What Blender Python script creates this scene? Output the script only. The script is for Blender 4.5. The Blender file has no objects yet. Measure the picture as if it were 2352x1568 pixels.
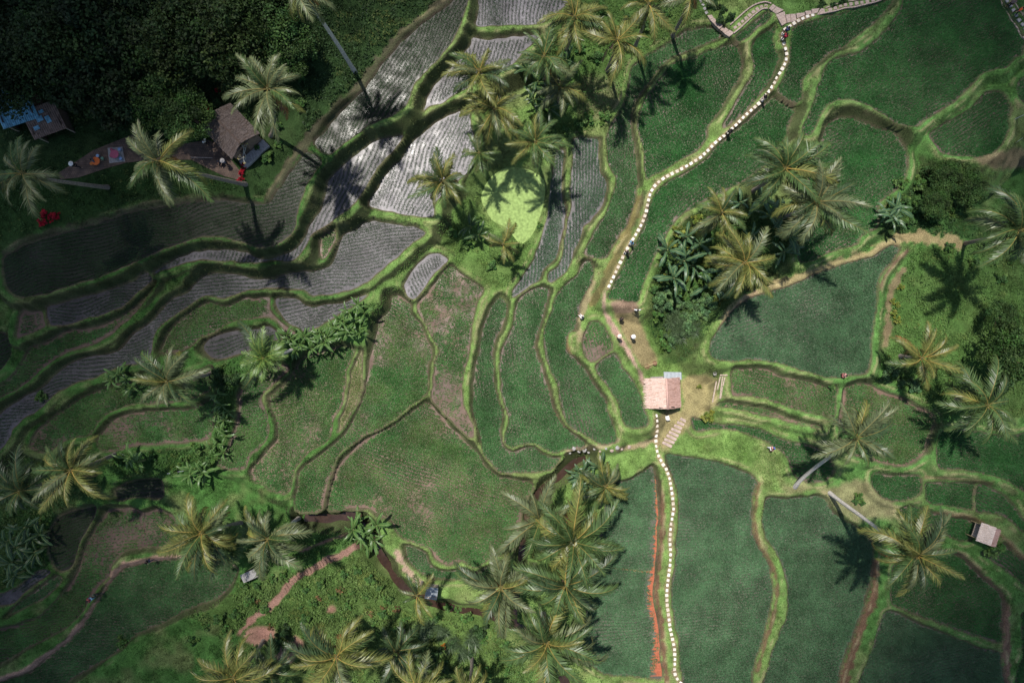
import bpy, bmesh, math, random
import numpy as np
from mathutils import Vector, Matrix
rng = np.random.default_rng(7); random.seed(7)
R = math.radians
sc = bpy.context.scene
COL = sc.collection
# ------------------------------------------------------------------ survey frame: map sheet 2352 x 1568, 125 m wide at datum
H = 85.0; S = 125.0 / 2352
def up(fx, fy, z=0.0):
    k = S * (H - z) / H
    return (fx - 1176) * k, (784 - fy) * k
# ------------------------------------------------------------------ noise
_tab = rng.random((256, 256))
def vn(x, y, s, seed=0):
    x = np.asarray(x) / s + seed * 17.3; y = np.asarray(y) / s + seed * 31.7
    xi = np.floor(x).astype(int); yi = np.floor(y).astype(int)
    fx = x - xi; fy = y - yi
    fx = fx * fx * (3 - 2 * fx); fy = fy * fy * (3 - 2 * fy)
    a = _tab[xi & 255, yi & 255]; b = _tab[(xi + 1) & 255, yi & 255]
    c = _tab[xi & 255, (yi + 1) & 255]; d = _tab[(xi + 1) & 255, (yi + 1) & 255]
    return (a * (1 - fx) + b * fx) * (1 - fy) + (c * (1 - fx) + d * fx) * fy
def fbm(x, y, s, seed=0):
    return (vn(x, y, s, seed) * .5 + vn(x, y, s * .5, seed + 3) * .3 + vn(x, y, s * .22, seed + 5) * .2)
def sstep(a, b, x):
    t = np.clip((x - a) / (b - a), 0, 1); return t * t * (3 - 2 * t)
# ------------------------------------------------------------------ polygon helpers
def smooth(P, n=4, closed=True):
    P = np.array(P, float); N = len(P); out = []
    for i in range(N if closed else N - 1):
        if closed: p0, p1, p2, p3 = P[i - 1], P[i], P[(i + 1) % N], P[(i + 2) % N]
        else: p0, p1, p2, p3 = P[max(i - 1, 0)], P[i], P[i + 1], P[min(i + 2, N - 1)]
        for k in range(n):
            t = k / n
            # centripetal-ish, tension .5 keeps close to the traced points
            m1 = (p2 - p0) * .42; m2 = (p3 - p1) * .42
            L = np.linalg.norm(p2 - p1); 
            for m in (m1, m2):
                q = np.linalg.norm(m)
                if q > 1.2 * L: m *= 1.2 * L / q
            h1 = 2*t**3 - 3*t**2 + 1; h2 = -2*t**3 + 3*t**2; h3 = t**3 - 2*t**2 + t; h4 = t**3 - t**2
            out.append(h1 * p1 + h2 * p2 + h3 * m1 + h4 * m2)
    if not closed: out.append(P[-1])
    return np.array(out)
def sdist(poly, X, Y):
    """signed distance, negative inside"""
    d = np.full(X.shape, 1e9); ins = np.zeros(X.shape, bool)
    N = len(poly)
    for i in range(N):
        ax, ay = poly[i - 1]; bx, by = poly[i]
        ex, ey = bx - ax, by - ay
        l2 = ex * ex + ey * ey + 1e-12
        t = np.clip(((X - ax) * ex + (Y - ay) * ey) / l2, 0, 1)
        d = np.minimum(d, (X - ax - t * ex) ** 2 + (Y - ay - t * ey) ** 2)
        if ay != by:
            c = ((ay > Y) != (by > Y)) & (X < (bx - ax) * (Y - ay) / (by - ay) + ax)
            ins ^= c
    d = np.sqrt(d)
    return np.where(ins, -d, d)
def ldist(line, X, Y):
    d = np.full(X.shape, 1e9)
    for i in range(1, len(line)):
        ax, ay = line[i - 1]; bx, by = line[i]
        ex, ey = bx - ax, by - ay; l2 = ex * ex + ey * ey + 1e-12
        t = np.clip(((X - ax) * ex + (Y - ay) * ey) / l2, 0, 1)
        d = np.minimum(d, (X - ax - t * ex) ** 2 + (Y - ay - t * ey) ** 2)
    return np.sqrt(d)
# ------------------------------------------------------------------ the traced terraces: (height, kind, row angle, density, polygon)
# kinds: w flooded with seedlings / d dark flooded / t thin green on brown / g dense green / b blue-green dense
PAD = []
def P(z, kind, ang, dens, txt):
    v = [float(a) for a in txt.replace(',', ' ').split()]
    PAD.append((z, kind, ang, dens, list(zip(v[::2], v[1::2]))))
P(7.5,'d',118,.55,"1060,-40 1041,0 988,40 921,97 875,150 841,200 788,253 735,312 722,332 752,356 775,343 815,313 848,290 888,273 921,253 941,230 951,200 971,173 1005,140 1035,100 1055,67 1068,33 1078,0 1088,-40")
P(7.5,'d',165,.6,"705,347 698,353 655,410 628,453 608,467 560,466 500,457 467,462 417,467 333,480 267,497 200,520 153,533 67,559 20,583 7,603 13,656 30,676 60,683 110,674 183,651 240,634 280,616 360,581 417,559 467,544 520,546 588,569 621,567 655,551 678,522 688,473 708,423 721,400 742,372")
P(6.2,'w',92,.8,"1108,-40 1098,15 1092,57 1120,62 1176,60 1215,60 1250,54 1275,35 1305,8 1320,-40")
P(5.7,'w',110,.75,"1085,86 1121,90 1176,84 1240,80 1225,100 1205,118 1178,148 1120,180 1081,200 1055,213 1018,237 988,247 970,257 981,224 1003,190 1033,160 1057,133 1079,103")
P(5.9,'w',115,.8,"921,309 888,315 855,325 821,352 788,379 755,415 741,462 735,482 711,515 701,544 671,574 638,588 605,593 588,591 567,579 527,573 467,574 417,588 367,614 353,628 360,628 410,610 433,603 477,598 533,601 588,605 628,600 665,600 691,586 705,565 718,538 738,525 748,519 788,492 815,469 835,442 851,412 861,396 878,376 901,352 925,319 928,308")
P(4.2,'w',110,.5,"1068,250 1031,263 1001,280 971,306 941,330 926,356 902,383 882,406 869,433 849,459 846,473 855,479 878,484 921,492 955,499 988,502 998,498 1005,460 1050,420 1085,380 1095,330 1085,290 1078,257")
P(3.9,'w',172,.75,"823,524 836,511 865,507 908,514 955,520 965,524 979,537 951,558 905,598 871,625 848,648 831,655 801,668 771,676 721,680 698,668 661,663 621,663 588,665 567,668 533,681 513,688 477,680 460,685 417,715 387,735 363,758 353,785 350,808 333,831 313,838 277,841 217,868 167,883 133,901 115,920 83,946 50,966 30,989 17,1016 0,1036 -40,1062 -40,968 0,951 20,931 60,908 100,886 127,858 160,834 208,818 248,812 274,803 294,780 322,755 348,738 374,708 401,684 434,668 451,648 474,631 500,624 553,631 588,638 631,638 671,624 721,621 755,611 768,591 776,568 790,540")
P(4.5,'t',172,.7,"741,597 733,572 738,548 752,532 770,528 772,545 766,562 757,580")
P(5.9,'w',168,.75,"333,624 300,648 250,664 167,688 110,703 107,711 113,748 143,748 173,741 217,728 267,711 293,698 327,665 350,645 347,634")
P(5.9,'t',168,.8,"57,712 73,714 97,716 103,736 106,750 77,765 43,778 38,768 43,745 45,728")
P(4.9,'t',166,.85,"365,650 333,688 293,718 250,738 200,754 160,758 133,771 83,794 67,804 53,831 33,858 0,884 -40,892 -40,926 0,913 27,901 63,878 93,851 127,826 167,806 213,790 250,773 280,748 310,721 320,708 353,665")
P(5.0,'d',150,.6,"7,764 25,770 31,790 25,822 8,846 -5,853 -40,862 -40,785")
P(3.2,'t',172,.85,"620,682 588,683 560,684 547,691 533,701 513,701 480,694 457,704 420,731 393,758 377,784 371,806 393,811 423,805 443,791 457,778 500,758 533,738 588,731 612,728 631,736 648,756 663,776 683,769 666,752 637,729 621,709")
P(3.2,'w',172,.55,"632,684 671,682 700,696 721,704 748,696 788,693 838,674 850,677 825,697 790,716 755,737 721,757 703,766 688,756 655,736 638,712")
P(2.7,'w',170,.7,"467,791 493,771 533,761 588,754 618,748 635,758 647,776 621,786 588,796 567,809 533,819 503,826 483,819 467,806")
P(3.0,'t',174,.6,"113,968 150,938 187,914 233,894 290,878 333,878 360,868 400,860 433,858 457,848 483,839 493,844 487,876 480,896 460,908 417,921 367,926 313,926 283,935 247,951 227,968 217,988 200,1001 160,1006 133,1022 113,1038 70,1029 84,990")
P(2.5,'t',174,.6,"240,984 267,961 300,948 333,944 383,941 433,938 473,924 490,921 497,956 490,989 480,1009 400,1019 333,1022 283,1032 240,1036 222,1012")
P(1.7,'d',174,.4,"267,1125 300,1105 340,1098 372,1100 377,1135 365,1145 310,1143 275,1150")
P(1.4,'d',160,.6,"137,1185 167,1172 220,1162 217,1188 200,1218 183,1252 173,1285 160,1308 140,1312 123,1298 113,1275 110,1245 117,1212")
P(1.2,'w',150,.2,"117,1315 67,1352 33,1385 0,1392 -40,1395 -40,1372 0,1362 43,1345 83,1312 100,1305")
P(1.0,'g',150,.7,"146,1330 127,1352 93,1378 50,1398 20,1412 40,1388 77,1358 113,1332 133,1320")
P(0.8,'t',170,.9,"253,1168 300,1165 333,1175 367,1168 400,1185 410,1212 410,1242 367,1253 300,1262 277,1275 257,1298 253,1322 227,1348 207,1375 197,1398 160,1435 127,1455 67,1485 0,1525 -40,1538 -40,1452 0,1444 50,1430 100,1407 133,1374 162,1340 179,1307 192,1264 202,1240 229,1200")
P(0.5,'g',176,.6,"333,1292 367,1285 467,1285 533,1292 547,1312 520,1355 500,1372 433,1398 367,1432 310,1458 283,1485 233,1518 187,1545 160,1565 130,1600 -40,1600 -40,1575 30,1556 73,1538 117,1502 167,1462 200,1418 220,1388 240,1358 263,1325 290,1302")
P(2.6,'w',60,.75,"938,632 961,602 981,586 1005,579 1018,586 1031,599 1000,629 985,649 971,669 951,689 935,679 925,656")
P(2.2,'t',20,.6,"1035,609 1065,632 1095,652 1111,666 1098,692 1088,729 1081,772 1078,812 1068,849 1063,886 1065,929 1078,959 1088,976 1090,1002 1078,1006 1038,969 998,926 991,906 995,856 1001,822 1008,806 995,779 978,749 961,719 958,699 988,662 1008,636")
P(1.6,'t',30,1.1,"898,699 901,681 915,677 931,686 945,699 945,719 968,746 981,776 993,802 993,822 983,839 985,872 978,906 948,929 915,956 875,984 835,1002 795,1029 778,1045 765,1072 758,1098 748,1138 738,1172 690,1175 679,1155 681,1112 688,1085 705,1065 731,1045 755,1029 788,996 808,969 828,929 841,872 848,822 858,786 866,756 869,732 888,719")
P(1.9,'y',8,.8,"831,806 835,839 833,876 825,916 808,949 788,986 776,992 781,962 798,922 803,882 808,852 821,822")
P(1.9,'t',172,.78,"690,828 738,808 788,794 816,803 808,822 798,849 793,889 788,929 768,959 761,996 745,1019 715,1032 695,1052 678,1075 673,1098 671,1122 655,1135 628,1128 605,1113 588,1108 577,1098 577,1080 590,1060 610,1036 633,1012 638,972 627,942 617,912 637,896 667,868")
P(2.2,'t',170,.9,"547,906 567,876 588,859 621,842 655,836 664,849 650,864 623,890 603,907 601,922 616,952 619,989 614,1010 596,1030 574,1050 563,1078 520,1078 500,1065 517,1045 530,1006 543,966 547,922")
P(0.9,'t',20,2.1,"978,922 995,932 1031,972 1071,1012 1101,1045 1121,1075 1148,1092 1176,1098 1213,1105 1226,1118 1212,1140 1197,1180 1192,1220 1185,1255 1151,1275 1118,1285 1091,1302 1061,1290 1028,1298 1001,1285 988,1262 971,1252 941,1242 918,1228 905,1208 895,1192 871,1185 845,1168 815,1168 761,1172 751,1162 758,1128 768,1088 778,1065 795,1045 828,1016 871,992 915,969 948,942 971,926")
P(0.4,'g',10,1,"931,1252 951,1254 976,1265 984,1287 1001,1304 1028,1311 1065,1304 1091,1314 1121,1298 1151,1289 1148,1305 1121,1328 1075,1330 1021,1328 988,1322 958,1308 938,1285")
P(1.7,'g',80,.9,"1135,692 1148,682 1161,689 1165,712 1155,749 1138,782 1133,822 1136,869 1141,912 1155,949 1151,979 1151,1002 1161,1026 1176,1036 1199,1029 1226,1026 1243,1039 1262,1047 1286,1048 1286,1057 1266,1078 1236,1082 1180,1087 1150,1085 1125,1060 1110,1040 1101,1000 1088,952 1085,922 1088,856 1098,809 1105,762 1118,729")
P(2.1,'g',80,.95,"1243,658 1261,667 1256,696 1248,736 1233,769 1231,806 1246,839 1259,886 1273,939 1286,966 1309,989 1343,1016 1336,1029 1296,1032 1273,1039 1243,1026 1223,1017 1193,1022 1176,1027 1161,1016 1160,999 1168,972 1161,939 1151,899 1148,852 1148,816 1155,789 1176,749 1183,709 1196,682 1219,666")
P(2.5,'g',75,1,"1339,603 1353,599 1363,616 1356,656 1339,686 1326,736 1319,756 1303,769 1301,796 1316,819 1346,846 1363,879 1389,916 1399,949 1413,992 1414,1016 1383,1019 1356,1006 1319,986 1299,966 1286,922 1279,879 1259,839 1249,799 1249,762 1263,722 1273,689 1289,662 1319,636")
P(3.0,'t',75,1.1,"1336,779 1346,756 1356,739 1376,739 1389,752 1406,786 1408,803 1366,830 1353,829 1339,806")
P(2.9,'g',60,1.05,"1410,810 1429,839 1453,872 1469,902 1479,929 1489,962 1486,976 1463,984 1439,979 1426,952 1419,926 1403,899 1383,872 1370,853 1370,837")
P(2.4,'s',88,.8,"1279,347 1296,345 1296,367 1293,417 1293,453 1301,480 1299,510 1291,539 1286,572 1276,596 1249,619 1239,646 1216,659 1186,682 1174,685 1176,666 1196,639 1216,612 1233,576 1243,542 1251,510 1259,483 1264,433 1269,383")
P(2.7,'s',88,.85,"1318,318 1373,317 1376,350 1379,390 1394,417 1393,440 1383,473 1356,510 1343,522 1333,552 1319,579 1313,606 1299,626 1269,651 1256,646 1259,626 1279,612 1291,582 1296,542 1301,515 1311,480 1308,443 1311,393 1314,350")
P(3.1,'g',85,.9,"1633,62 1656,87 1606,108 1576,121 1543,131 1516,155 1496,185 1476,211 1453,251 1449,293 1456,333 1463,383 1463,430 1453,480 1439,522 1423,539 1403,572 1389,594 1339,586 1359,542 1373,520 1393,483 1409,443 1413,413 1399,383 1393,333 1396,297 1416,267 1439,213 1449,163 1459,147 1526,103 1576,72")
P(3.7,'g',70,1,"1676,103 1693,110 1703,147 1699,180 1676,217 1653,253 1626,293 1623,317 1596,350 1543,380 1503,403 1483,412 1478,377 1476,343 1466,310 1464,283 1473,247 1489,217 1516,180 1536,153 1559,140 1596,133 1619,120")
P(4.1,'g',120,1.2,"1743,83 1764,70 1781,60 1776,83 1778,110 1790,133 1784,150 1771,180 1756,207 1726,243 1696,273 1663,297 1659,285 1689,235 1709,200 1726,173 1730,147 1725,123 1727,103")
P(4.4,'g',140,1.2,"1686,85 1709,70 1743,40 1764,28 1772,36 1764,50 1736,70 1699,96")
P(3.9,'g',140,1.2,"1774,222 1824,253 1814,277 1804,310 1797,327 1780,350 1740,395 1689,427 1619,463 1563,497 1529,542 1513,572 1493,612 1479,646 1469,679 1463,694 1399,686 1406,662 1423,626 1443,586 1469,539 1486,500 1493,469 1506,440 1536,416 1593,383 1623,360 1659,323 1696,293 1736,256 1764,230")
P(4.7,'g',150,1.3,"1814,97 1819,69 1848,53 1914,35 1997,14 2047,-6 2075,-40 2037,20 2004,57 1964,87 1937,107 1897,130 1867,157 1844,180 1844,200 1841,230 1824,236 1786,212 1786,200 1802,171 1812,133")
P(5.3,'g',155,1.5,"2100,-40 2064,27 2031,73 1997,103 1971,123 1924,130 1894,153 1881,190 1874,213 1861,253 1841,293 1844,310 1861,310 1874,287 1891,253 1914,233 1951,230 1994,243 2031,267 2064,287 2101,293 2124,277 2197,230 2224,200 2254,170 2284,160 2311,157 2331,133 2346,124 2350,88 2314,22 2301,0 2290,-40")
P(4.6,'g',150,1.4,"2134,310 2164,287 2231,247 2257,217 2281,210 2304,220 2321,247 2317,277 2311,310 2291,340 2257,360 2224,360 2164,353 2147,333")
P(4.0,'g',150,1.3,"1897,290 1924,270 1964,273 2011,293 2057,307 2077,340 2084,383 2071,427 2024,460 2017,483 2014,523 1977,542 1964,562 1907,579 1864,599 1835,600 1830,560 1840,500 1850,420 1868,380 1876,343")
P(4.8,'g',150,1.2,"2334,190 2360,175 2395,180 2395,250 2355,240 2338,225")
P(3.4,'b',160,1.6,"2051,562 2067,572 2054,589 2027,626 2014,656 2011,709 2004,762 1994,852 1951,862 1904,866 1864,856 1814,842 1764,829 1729,826 1659,829 1633,819 1626,806 1633,779 1653,749 1683,712 1716,689 1764,669 1814,656 1881,626 1951,602 2004,589 2031,569")
P(2.7,'t',8,1,"1683,848 1764,847 1797,864 1857,874 1897,888 1921,894 1917,939 1911,957 1847,944 1797,930 1764,917 1726,910 1683,908 1678,882")
P(2.1,'t',12,1,"1643,932 1656,921 1696,928 1764,938 1814,961 1881,978 1890,986 1814,969 1764,956 1736,952 1709,942 1676,937")
P(1.6,'g',12,1.1,"1588,958 1609,961 1643,971 1686,974 1743,984 1764,991 1797,1008 1847,1018 1887,1034 1911,1065 1914,1088 1881,1106 1837,1103 1817,1078 1801,1045 1764,1016 1743,1006 1709,992 1676,986 1633,986 1603,992 1589,982")
P(2.2,'t',14,1.05,"1941,888 1994,881 2017,894 2064,911 2104,931 2144,954 2147,969 2134,1002 2124,1039 2097,1063 2071,1071 2031,1066 2011,1060 1950,1040 1926,1000 1926,958 1933,922")
P(1.8,'g',10,1.1,"2007,1084 2047,1090 2107,1090 2114,1105 2107,1137 2064,1151 2031,1144 2004,1121 1999,1098")
P(1.9,'g',5,1.1,"2127,1107 2181,1107 2237,1110 2234,1138 2231,1167 2181,1161 2127,1151 2124,1128")
P(2.0,'g',20,1.1,"2244,1110 2297,1130 2324,1157 2347,1187 2395,1222 2395,1248 2344,1217 2314,1191 2284,1177 2239,1171")
P(2.6,'g',15,.9,"2160,990 2150,1030 2157,1073 2214,1078 2264,1088 2314,1105 2352,1130 2395,1150 2395,1000 2300,1000 2220,985")
P(1.5,'g',5,1.1,"2061,1174 2081,1162 2111,1167 2144,1177 2197,1190 2231,1194 2231,1230 2214,1241 2181,1231 2147,1207 2097,1204 2071,1187")
P(1.4,'g',30,1.1,"2253,1267 2281,1275 2297,1244 2331,1273 2352,1287 2395,1302 2395,1380 2352,1344 2304,1307 2266,1279")
P(1.0,'g',160,1.4,"2051,1297 2100,1280 2164,1270 2197,1274 2237,1307 2281,1347 2302,1373 2299,1445 2299,1476 2257,1466 2164,1433 2097,1406 2046,1383 2046,1345")
P(0.8,'b',160,1.6,"2029,1407 2047,1400 2097,1424 2164,1450 2247,1484 2297,1497 2299,1528 2297,1600 1957,1600 1969,1568 1993,1512 2013,1452")
P(0.8,'g',160,1.2,"2344,1407 2395,1402 2395,1600 2330,1600 2337,1530 2347,1500")
P(1.1,'b',168,1.8,"1764,1140 1807,1144 1851,1140 1874,1137 1894,1144 1907,1170 1937,1194 1975,1214 2000,1240 2003,1278 1999,1328 1990,1365 1976,1412 1956,1462 1933,1528 1922,1568 1908,1600 1759,1600 1768,1512 1785,1462 1805,1412 1808,1362 1801,1312 1788,1278 1767,1245 1756,1232 1749,1192 1753,1157")
P(1.3,'b',174,1.7,"1529,1052 1532,1042 1576,1047 1643,1060 1696,1077 1726,1090 1739,1107 1729,1132 1726,1172 1729,1225 1746,1262 1764,1292 1772,1328 1775,1362 1762,1418 1757,1445 1741,1495 1727,1545 1715,1600 1574,1600 1567,1565 1560,1528 1557,1472 1547,1422 1542,1378 1543,1328 1550,1292 1553,1232 1558,1172 1553,1122 1541,1085")
P(1.0,'b',176,1.7,"1496,1070 1505,1088 1508,1118 1512,1162 1511,1232 1507,1298 1501,1345 1504,1395 1514,1438 1517,1512 1524,1552 1514,1562 1486,1555 1436,1552 1393,1548 1366,1532 1343,1512 1340,1445 1358,1345 1370,1278 1386,1178 1393,1145 1406,1112 1443,1102 1476,1084")
POND = smooth([(1105,455),(1125,410),(1165,385),(1215,390),(1250,415),(1250,460),(1238,505),(1222,540),(1195,560),(1165,525),(1130,505)])
YARD = [(130,400),(215,345),(320,303),(335,340),(400,333),(480,322),(500,330),(556,398),(550,414),(515,405),(480,388),(440,367),(340,368),(290,374),(240,388),(180,408),(140,412)]
STREAMS = [([(1560,800),(1580,850)],0.,4),([(1345,1050),(1322,1060),(1300,1078),(1280,1098),(1256,1112),(1225,1150),(1205,1210),(1196,1290),(1188,1350),(1180,1432)],0.1,5),
           ([(700,1185),(735,1190),(770,1190),(808,1183),(836,1196),(852,1228),(866,1262),(890,1300),(912,1330),(935,1352),(975,1374),(1010,1390),(1060,1400),(1120,1409),(1180,1434),(1240,1475),(1300,1568),(1320,1620)],-.7,7.5)]
# ------------------------------------------------------------------ terrain
stepg = 0.2
def axis(lo, hi):
    a = list(np.arange(lo, hi + 1e-6, stepg)); d = .4; p = hi; q = lo; up_, dn = [], []
    while p < 1500:
        p += d; up_.append(p); q -= d; dn.append(q); d *= 1.35
    return np.array(dn[::-1] + a + up_), len(dn)
AX, ox = axis(-67., 67.); AY, oy = axis(-46., 46.)
X, Y = np.meshgrid(AX, AY)           # rows = y
BP = []
for z, k, a, de, pl in PAD:
    c = np.mean(pl, 0); BP.append((*up(c[0], c[1], z), z + .2, 1.0))
for fx, fy, z, w in [(0,0,9.8,3),(300,50,9.8,3),(600,50,9.4,3),(300,300,9.,3),(80,450,8.6,3),(550,420,8.4,3),(700,200,9.,3),(900,30,8.6,2),(0,250,9.3,3),(480,300,9.,3),
        (1560,650,-.4,5),(1600,560,.2,5),(1545,780,-1.4,5),(1660,520,1.4,3),(1750,480,2.2,2),(1780,580,2.4,2),(1560,840,1.2,2),(1600,930,1.9,3),
        (1280,150,3.4,2),(1400,60,3.9,2),(1350,230,3.2,3),(1180,320,2.9,3),(1060,560,2.6,3),(1120,620,2.4,3),(1170,620,2.2,2),
        (700,1400,1.6,4),(800,1350,1.2,3),(600,1500,1.8,3),(900,1480,.8,3),(1050,1500,.6,3),(1250,1400,.2,3),(1250,1250,.6,3),(650,1240,.6,3),
        (2200,650,3.6,3),(2250,800,3.4,3),(2330,700,3.8,3),(2120,760,3.2,3),(2270,440,-1.5,5),(2320,425,-4.0,7),(2130,450,3.2,2),(2300,900,3.0,3),(2180,550,3.8,2),
        (1440,760,3.0,3),(1480,800,2.8,3),(1350,700,2.9,2),(520,950,2.3,2),(400,1060,2.0,2),(60,1120,2.4,3),(60,1280,1.6,3),(1690,1020,2.0,2),(1760,1080,1.8,2),(2020,1180,1.6,2)]:
    BP.append((*up(fx, fy, z), z, w))
BP = np.array(BP)
Xc = np.clip(X, -75, 75); Yc = np.clip(Y, -54, 54)
num = np.zeros_like(X); den = np.zeros_like(X)
for bx, by, bz, bw in BP:
    w = bw / (((Xc - bx) ** 2 + (Yc - by) ** 2) + 6.0) ** 1.5
    num += w * bz; den += w
B = num / den
B += (fbm(X, Y, 6., 1) - .5) * .9 * sstep(0, 1, 1)
L = np.full_like(X, 50.); C = np.full_like(X, -50.); HI = np.full_like(X, -50.); NEAR = np.full_like(X, 9.); INS = np.zeros(X.shape, bool)
WP = []
for i, (z, kind, ang, dens, pl) in enumerate(PAD):
    sp = smooth(pl); wp = np.array([up(a, b, z) for a, b in sp]); WP.append(wp)
    m = 5.0
    ix = np.where((AX > wp[:, 0].min() - m) & (AX < wp[:, 0].max() + m))[0]; iy = np.where((AY > wp[:, 1].min() - m) & (AY < wp[:, 1].max() + m))[0]
    sl = np.s_[iy[0]:iy[-1] + 1, ix[0]:ix[-1] + 1]
    wob = (vn(X[sl], Y[sl], .9, i) - .5) * .22
    d = sdist(wp, X[sl], Y[sl]) + wob
    left_ = z > 2.55 and wp[:, 0].mean() < -2; slope = 3.0 if left_ else 1.9
    prof = np.where(d < .16, np.maximum(-.3, (d + .1) * 1.15), .3 + (d - .16) * slope)
    ok = d < m - .4
    L[sl] = np.where(ok, np.minimum(L[sl], z + prof), L[sl])
    bw = .75 if left_ else .6
    cc = z + .34 - np.maximum(0, d - bw) * (1.6 if left_ else .95)
    C[sl] = np.where(ok, np.maximum(C[sl], cc), C[sl])
    HI[sl] = np.where(d < .2, np.maximum(HI[sl], z + np.minimum(prof, .32)), HI[sl])
    NEAR[sl] = np.minimum(NEAR[sl], d); INS[sl] |= d < -.05
T = np.maximum(np.minimum(L, np.maximum(B, C)), HI)
T += (fbm(X, Y, 1.2, 9) - .5) * .16 * sstep(0., .5, NEAR)
def flat(poly, z, blend=.8, inset=0.):
    d = sdist(poly, X, Y); w = 1 - sstep(0, blend, d)
    return T * (1 - w) + z * w
pondw = np.array([up(a, b, 1.7) for a, b in POND])
dp = sdist(pondw, X, Y); T = np.where(dp < 2.2, np.minimum(T, np.maximum(1.3, 1.7 + dp * 1.0)), T)
yardw = np.array([up(a, b, 8.8) for a, b in YARD]); T = flat(yardw, 8.75, 1.6)
padh = []
for cx, cy, hw in [(535,308,3.2),(1522,897,2.5),(2264,1225,1.9),(45,250,4),(100,275,3)]:
    pass
STW = []
for line, z, w in STREAMS[1:]:
    wl = np.array([up(a, b, z) for a, b in smooth(line, 4, False)]); STW.append((wl, z, w * S))
    d = ldist(wl, X, Y) + (vn(X, Y, 1.5, 4) - .5) * .5
    cut = z - .35 + np.maximum(0, d - w * S * .7) * 1.6
    T = np.where((~INS) & (NEAR > .25) & (d < 4), np.minimum(T, np.maximum(cut, z - .35)), T)
far = np.maximum(np.abs(X) - 75, np.abs(Y) - 54)
T = np.where(far > 0, T + np.minimum(far * .04, 25) * (fbm(X, Y, 60., 2)), T)
TI = T[oy:oy + 461, ox:ox + 671]
def hz(x, y):
    x = np.asarray(x, float); y = np.asarray(y, float)
    u = np.clip((x + 67) / stepg, 0, 669.99); v = np.clip((y + 46) / stepg, 0, 459.99)
    i = u.astype(int); j = v.astype(int); fu = u - i; fv = v - j
    return (TI[j, i] * (1 - fu) + TI[j, i + 1] * fu) * (1 - fv) + (TI[j + 1, i] * (1 - fu) + TI[j + 1, i + 1] * fu) * fv
NI = NEAR[oy:oy + 461, ox:ox + 671]; II = INS[oy:oy + 461, ox:ox + 671]
def near(x, y):
    u = np.clip(((np.asarray(x) + 67) / stepg + .5).astype(int), 0, 670); v = np.clip(((np.asarray(y) + 46) / stepg + .5).astype(int), 0, 460)
    return NI[v, u]
def gnd(fx, fy, dz=0.0):
    z = 2.0
    for _ in range(8):
        x, y = up(fx, fy, z + dz); z = float(hz(x, y))
    return Vector((x, y, z))
# ---- base colours of the ground (its own materials: turf, bare earth, straw)
FX = X / (S * (H - T) / H) + 1176; FY = 784 - Y / (S * (H - T) / H)
n1 = fbm(X, Y, 3.5, 11)[..., None]; n2 = vn(X, Y, .7, 12)[..., None]
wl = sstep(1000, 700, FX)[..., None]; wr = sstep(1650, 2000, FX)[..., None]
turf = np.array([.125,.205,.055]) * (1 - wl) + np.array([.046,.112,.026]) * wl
turf = turf * (1 - wr) + np.array([.07,.16,.04]) * wr
dry = np.array([.17,.17,.075])
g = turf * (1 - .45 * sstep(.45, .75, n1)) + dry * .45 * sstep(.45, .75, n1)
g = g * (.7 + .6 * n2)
def paint_line(pts, w, col, strength=1., fe=.5):
    global g
    wlx = np.array([up(a, b, 2.5) for a, b in smooth(pts, 4, False)])
    x0, y0 = wlx.min(0) - 3; x1, y1 = wlx.max(0) + 3
    ix = np.where((AX > x0) & (AX < x1))[0]; iy = np.where((AY > y0) & (AY < y1))[0]
    if len(ix) == 0 or len(iy) == 0: return
    sl = np.s_[iy[0]:iy[-1] + 1, ix[0]:ix[-1] + 1]
    # use each point's own survey position so the height does not matter
    d = ldist(smooth(pts, 4, False), FX[sl], FY[sl]) * S + (fbm(X[sl], Y[sl], .8, 21) - .5) * w * S * 1.1
    a = strength * (1 - sstep(w * S * .5 - fe * .3, w * S * .5 + fe * .3, d))[..., None]
    g[sl] = g[sl] * (1 - a) + np.array(col) * (.8 + .4 * n2[sl]) * a
def paint_poly(pts, col, strength=1., fe=10.):
    global g
    sp = smooth(pts); d = sdist(sp, FX, FY) + (fbm(X, Y, 1.6, 25) - .5) * fe * 1.6
    a = strength * (1 - sstep(-fe * .5, fe * .5, d))[..., None]
    g = g * (1 - a) + np.array(col) * (.75 + .5 * n2) * a
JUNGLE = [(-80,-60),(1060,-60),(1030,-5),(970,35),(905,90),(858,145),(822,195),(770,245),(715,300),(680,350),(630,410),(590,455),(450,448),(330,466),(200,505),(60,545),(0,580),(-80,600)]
paint_poly(JUNGLE, (.026,.05,.016), .9, 14)
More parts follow.
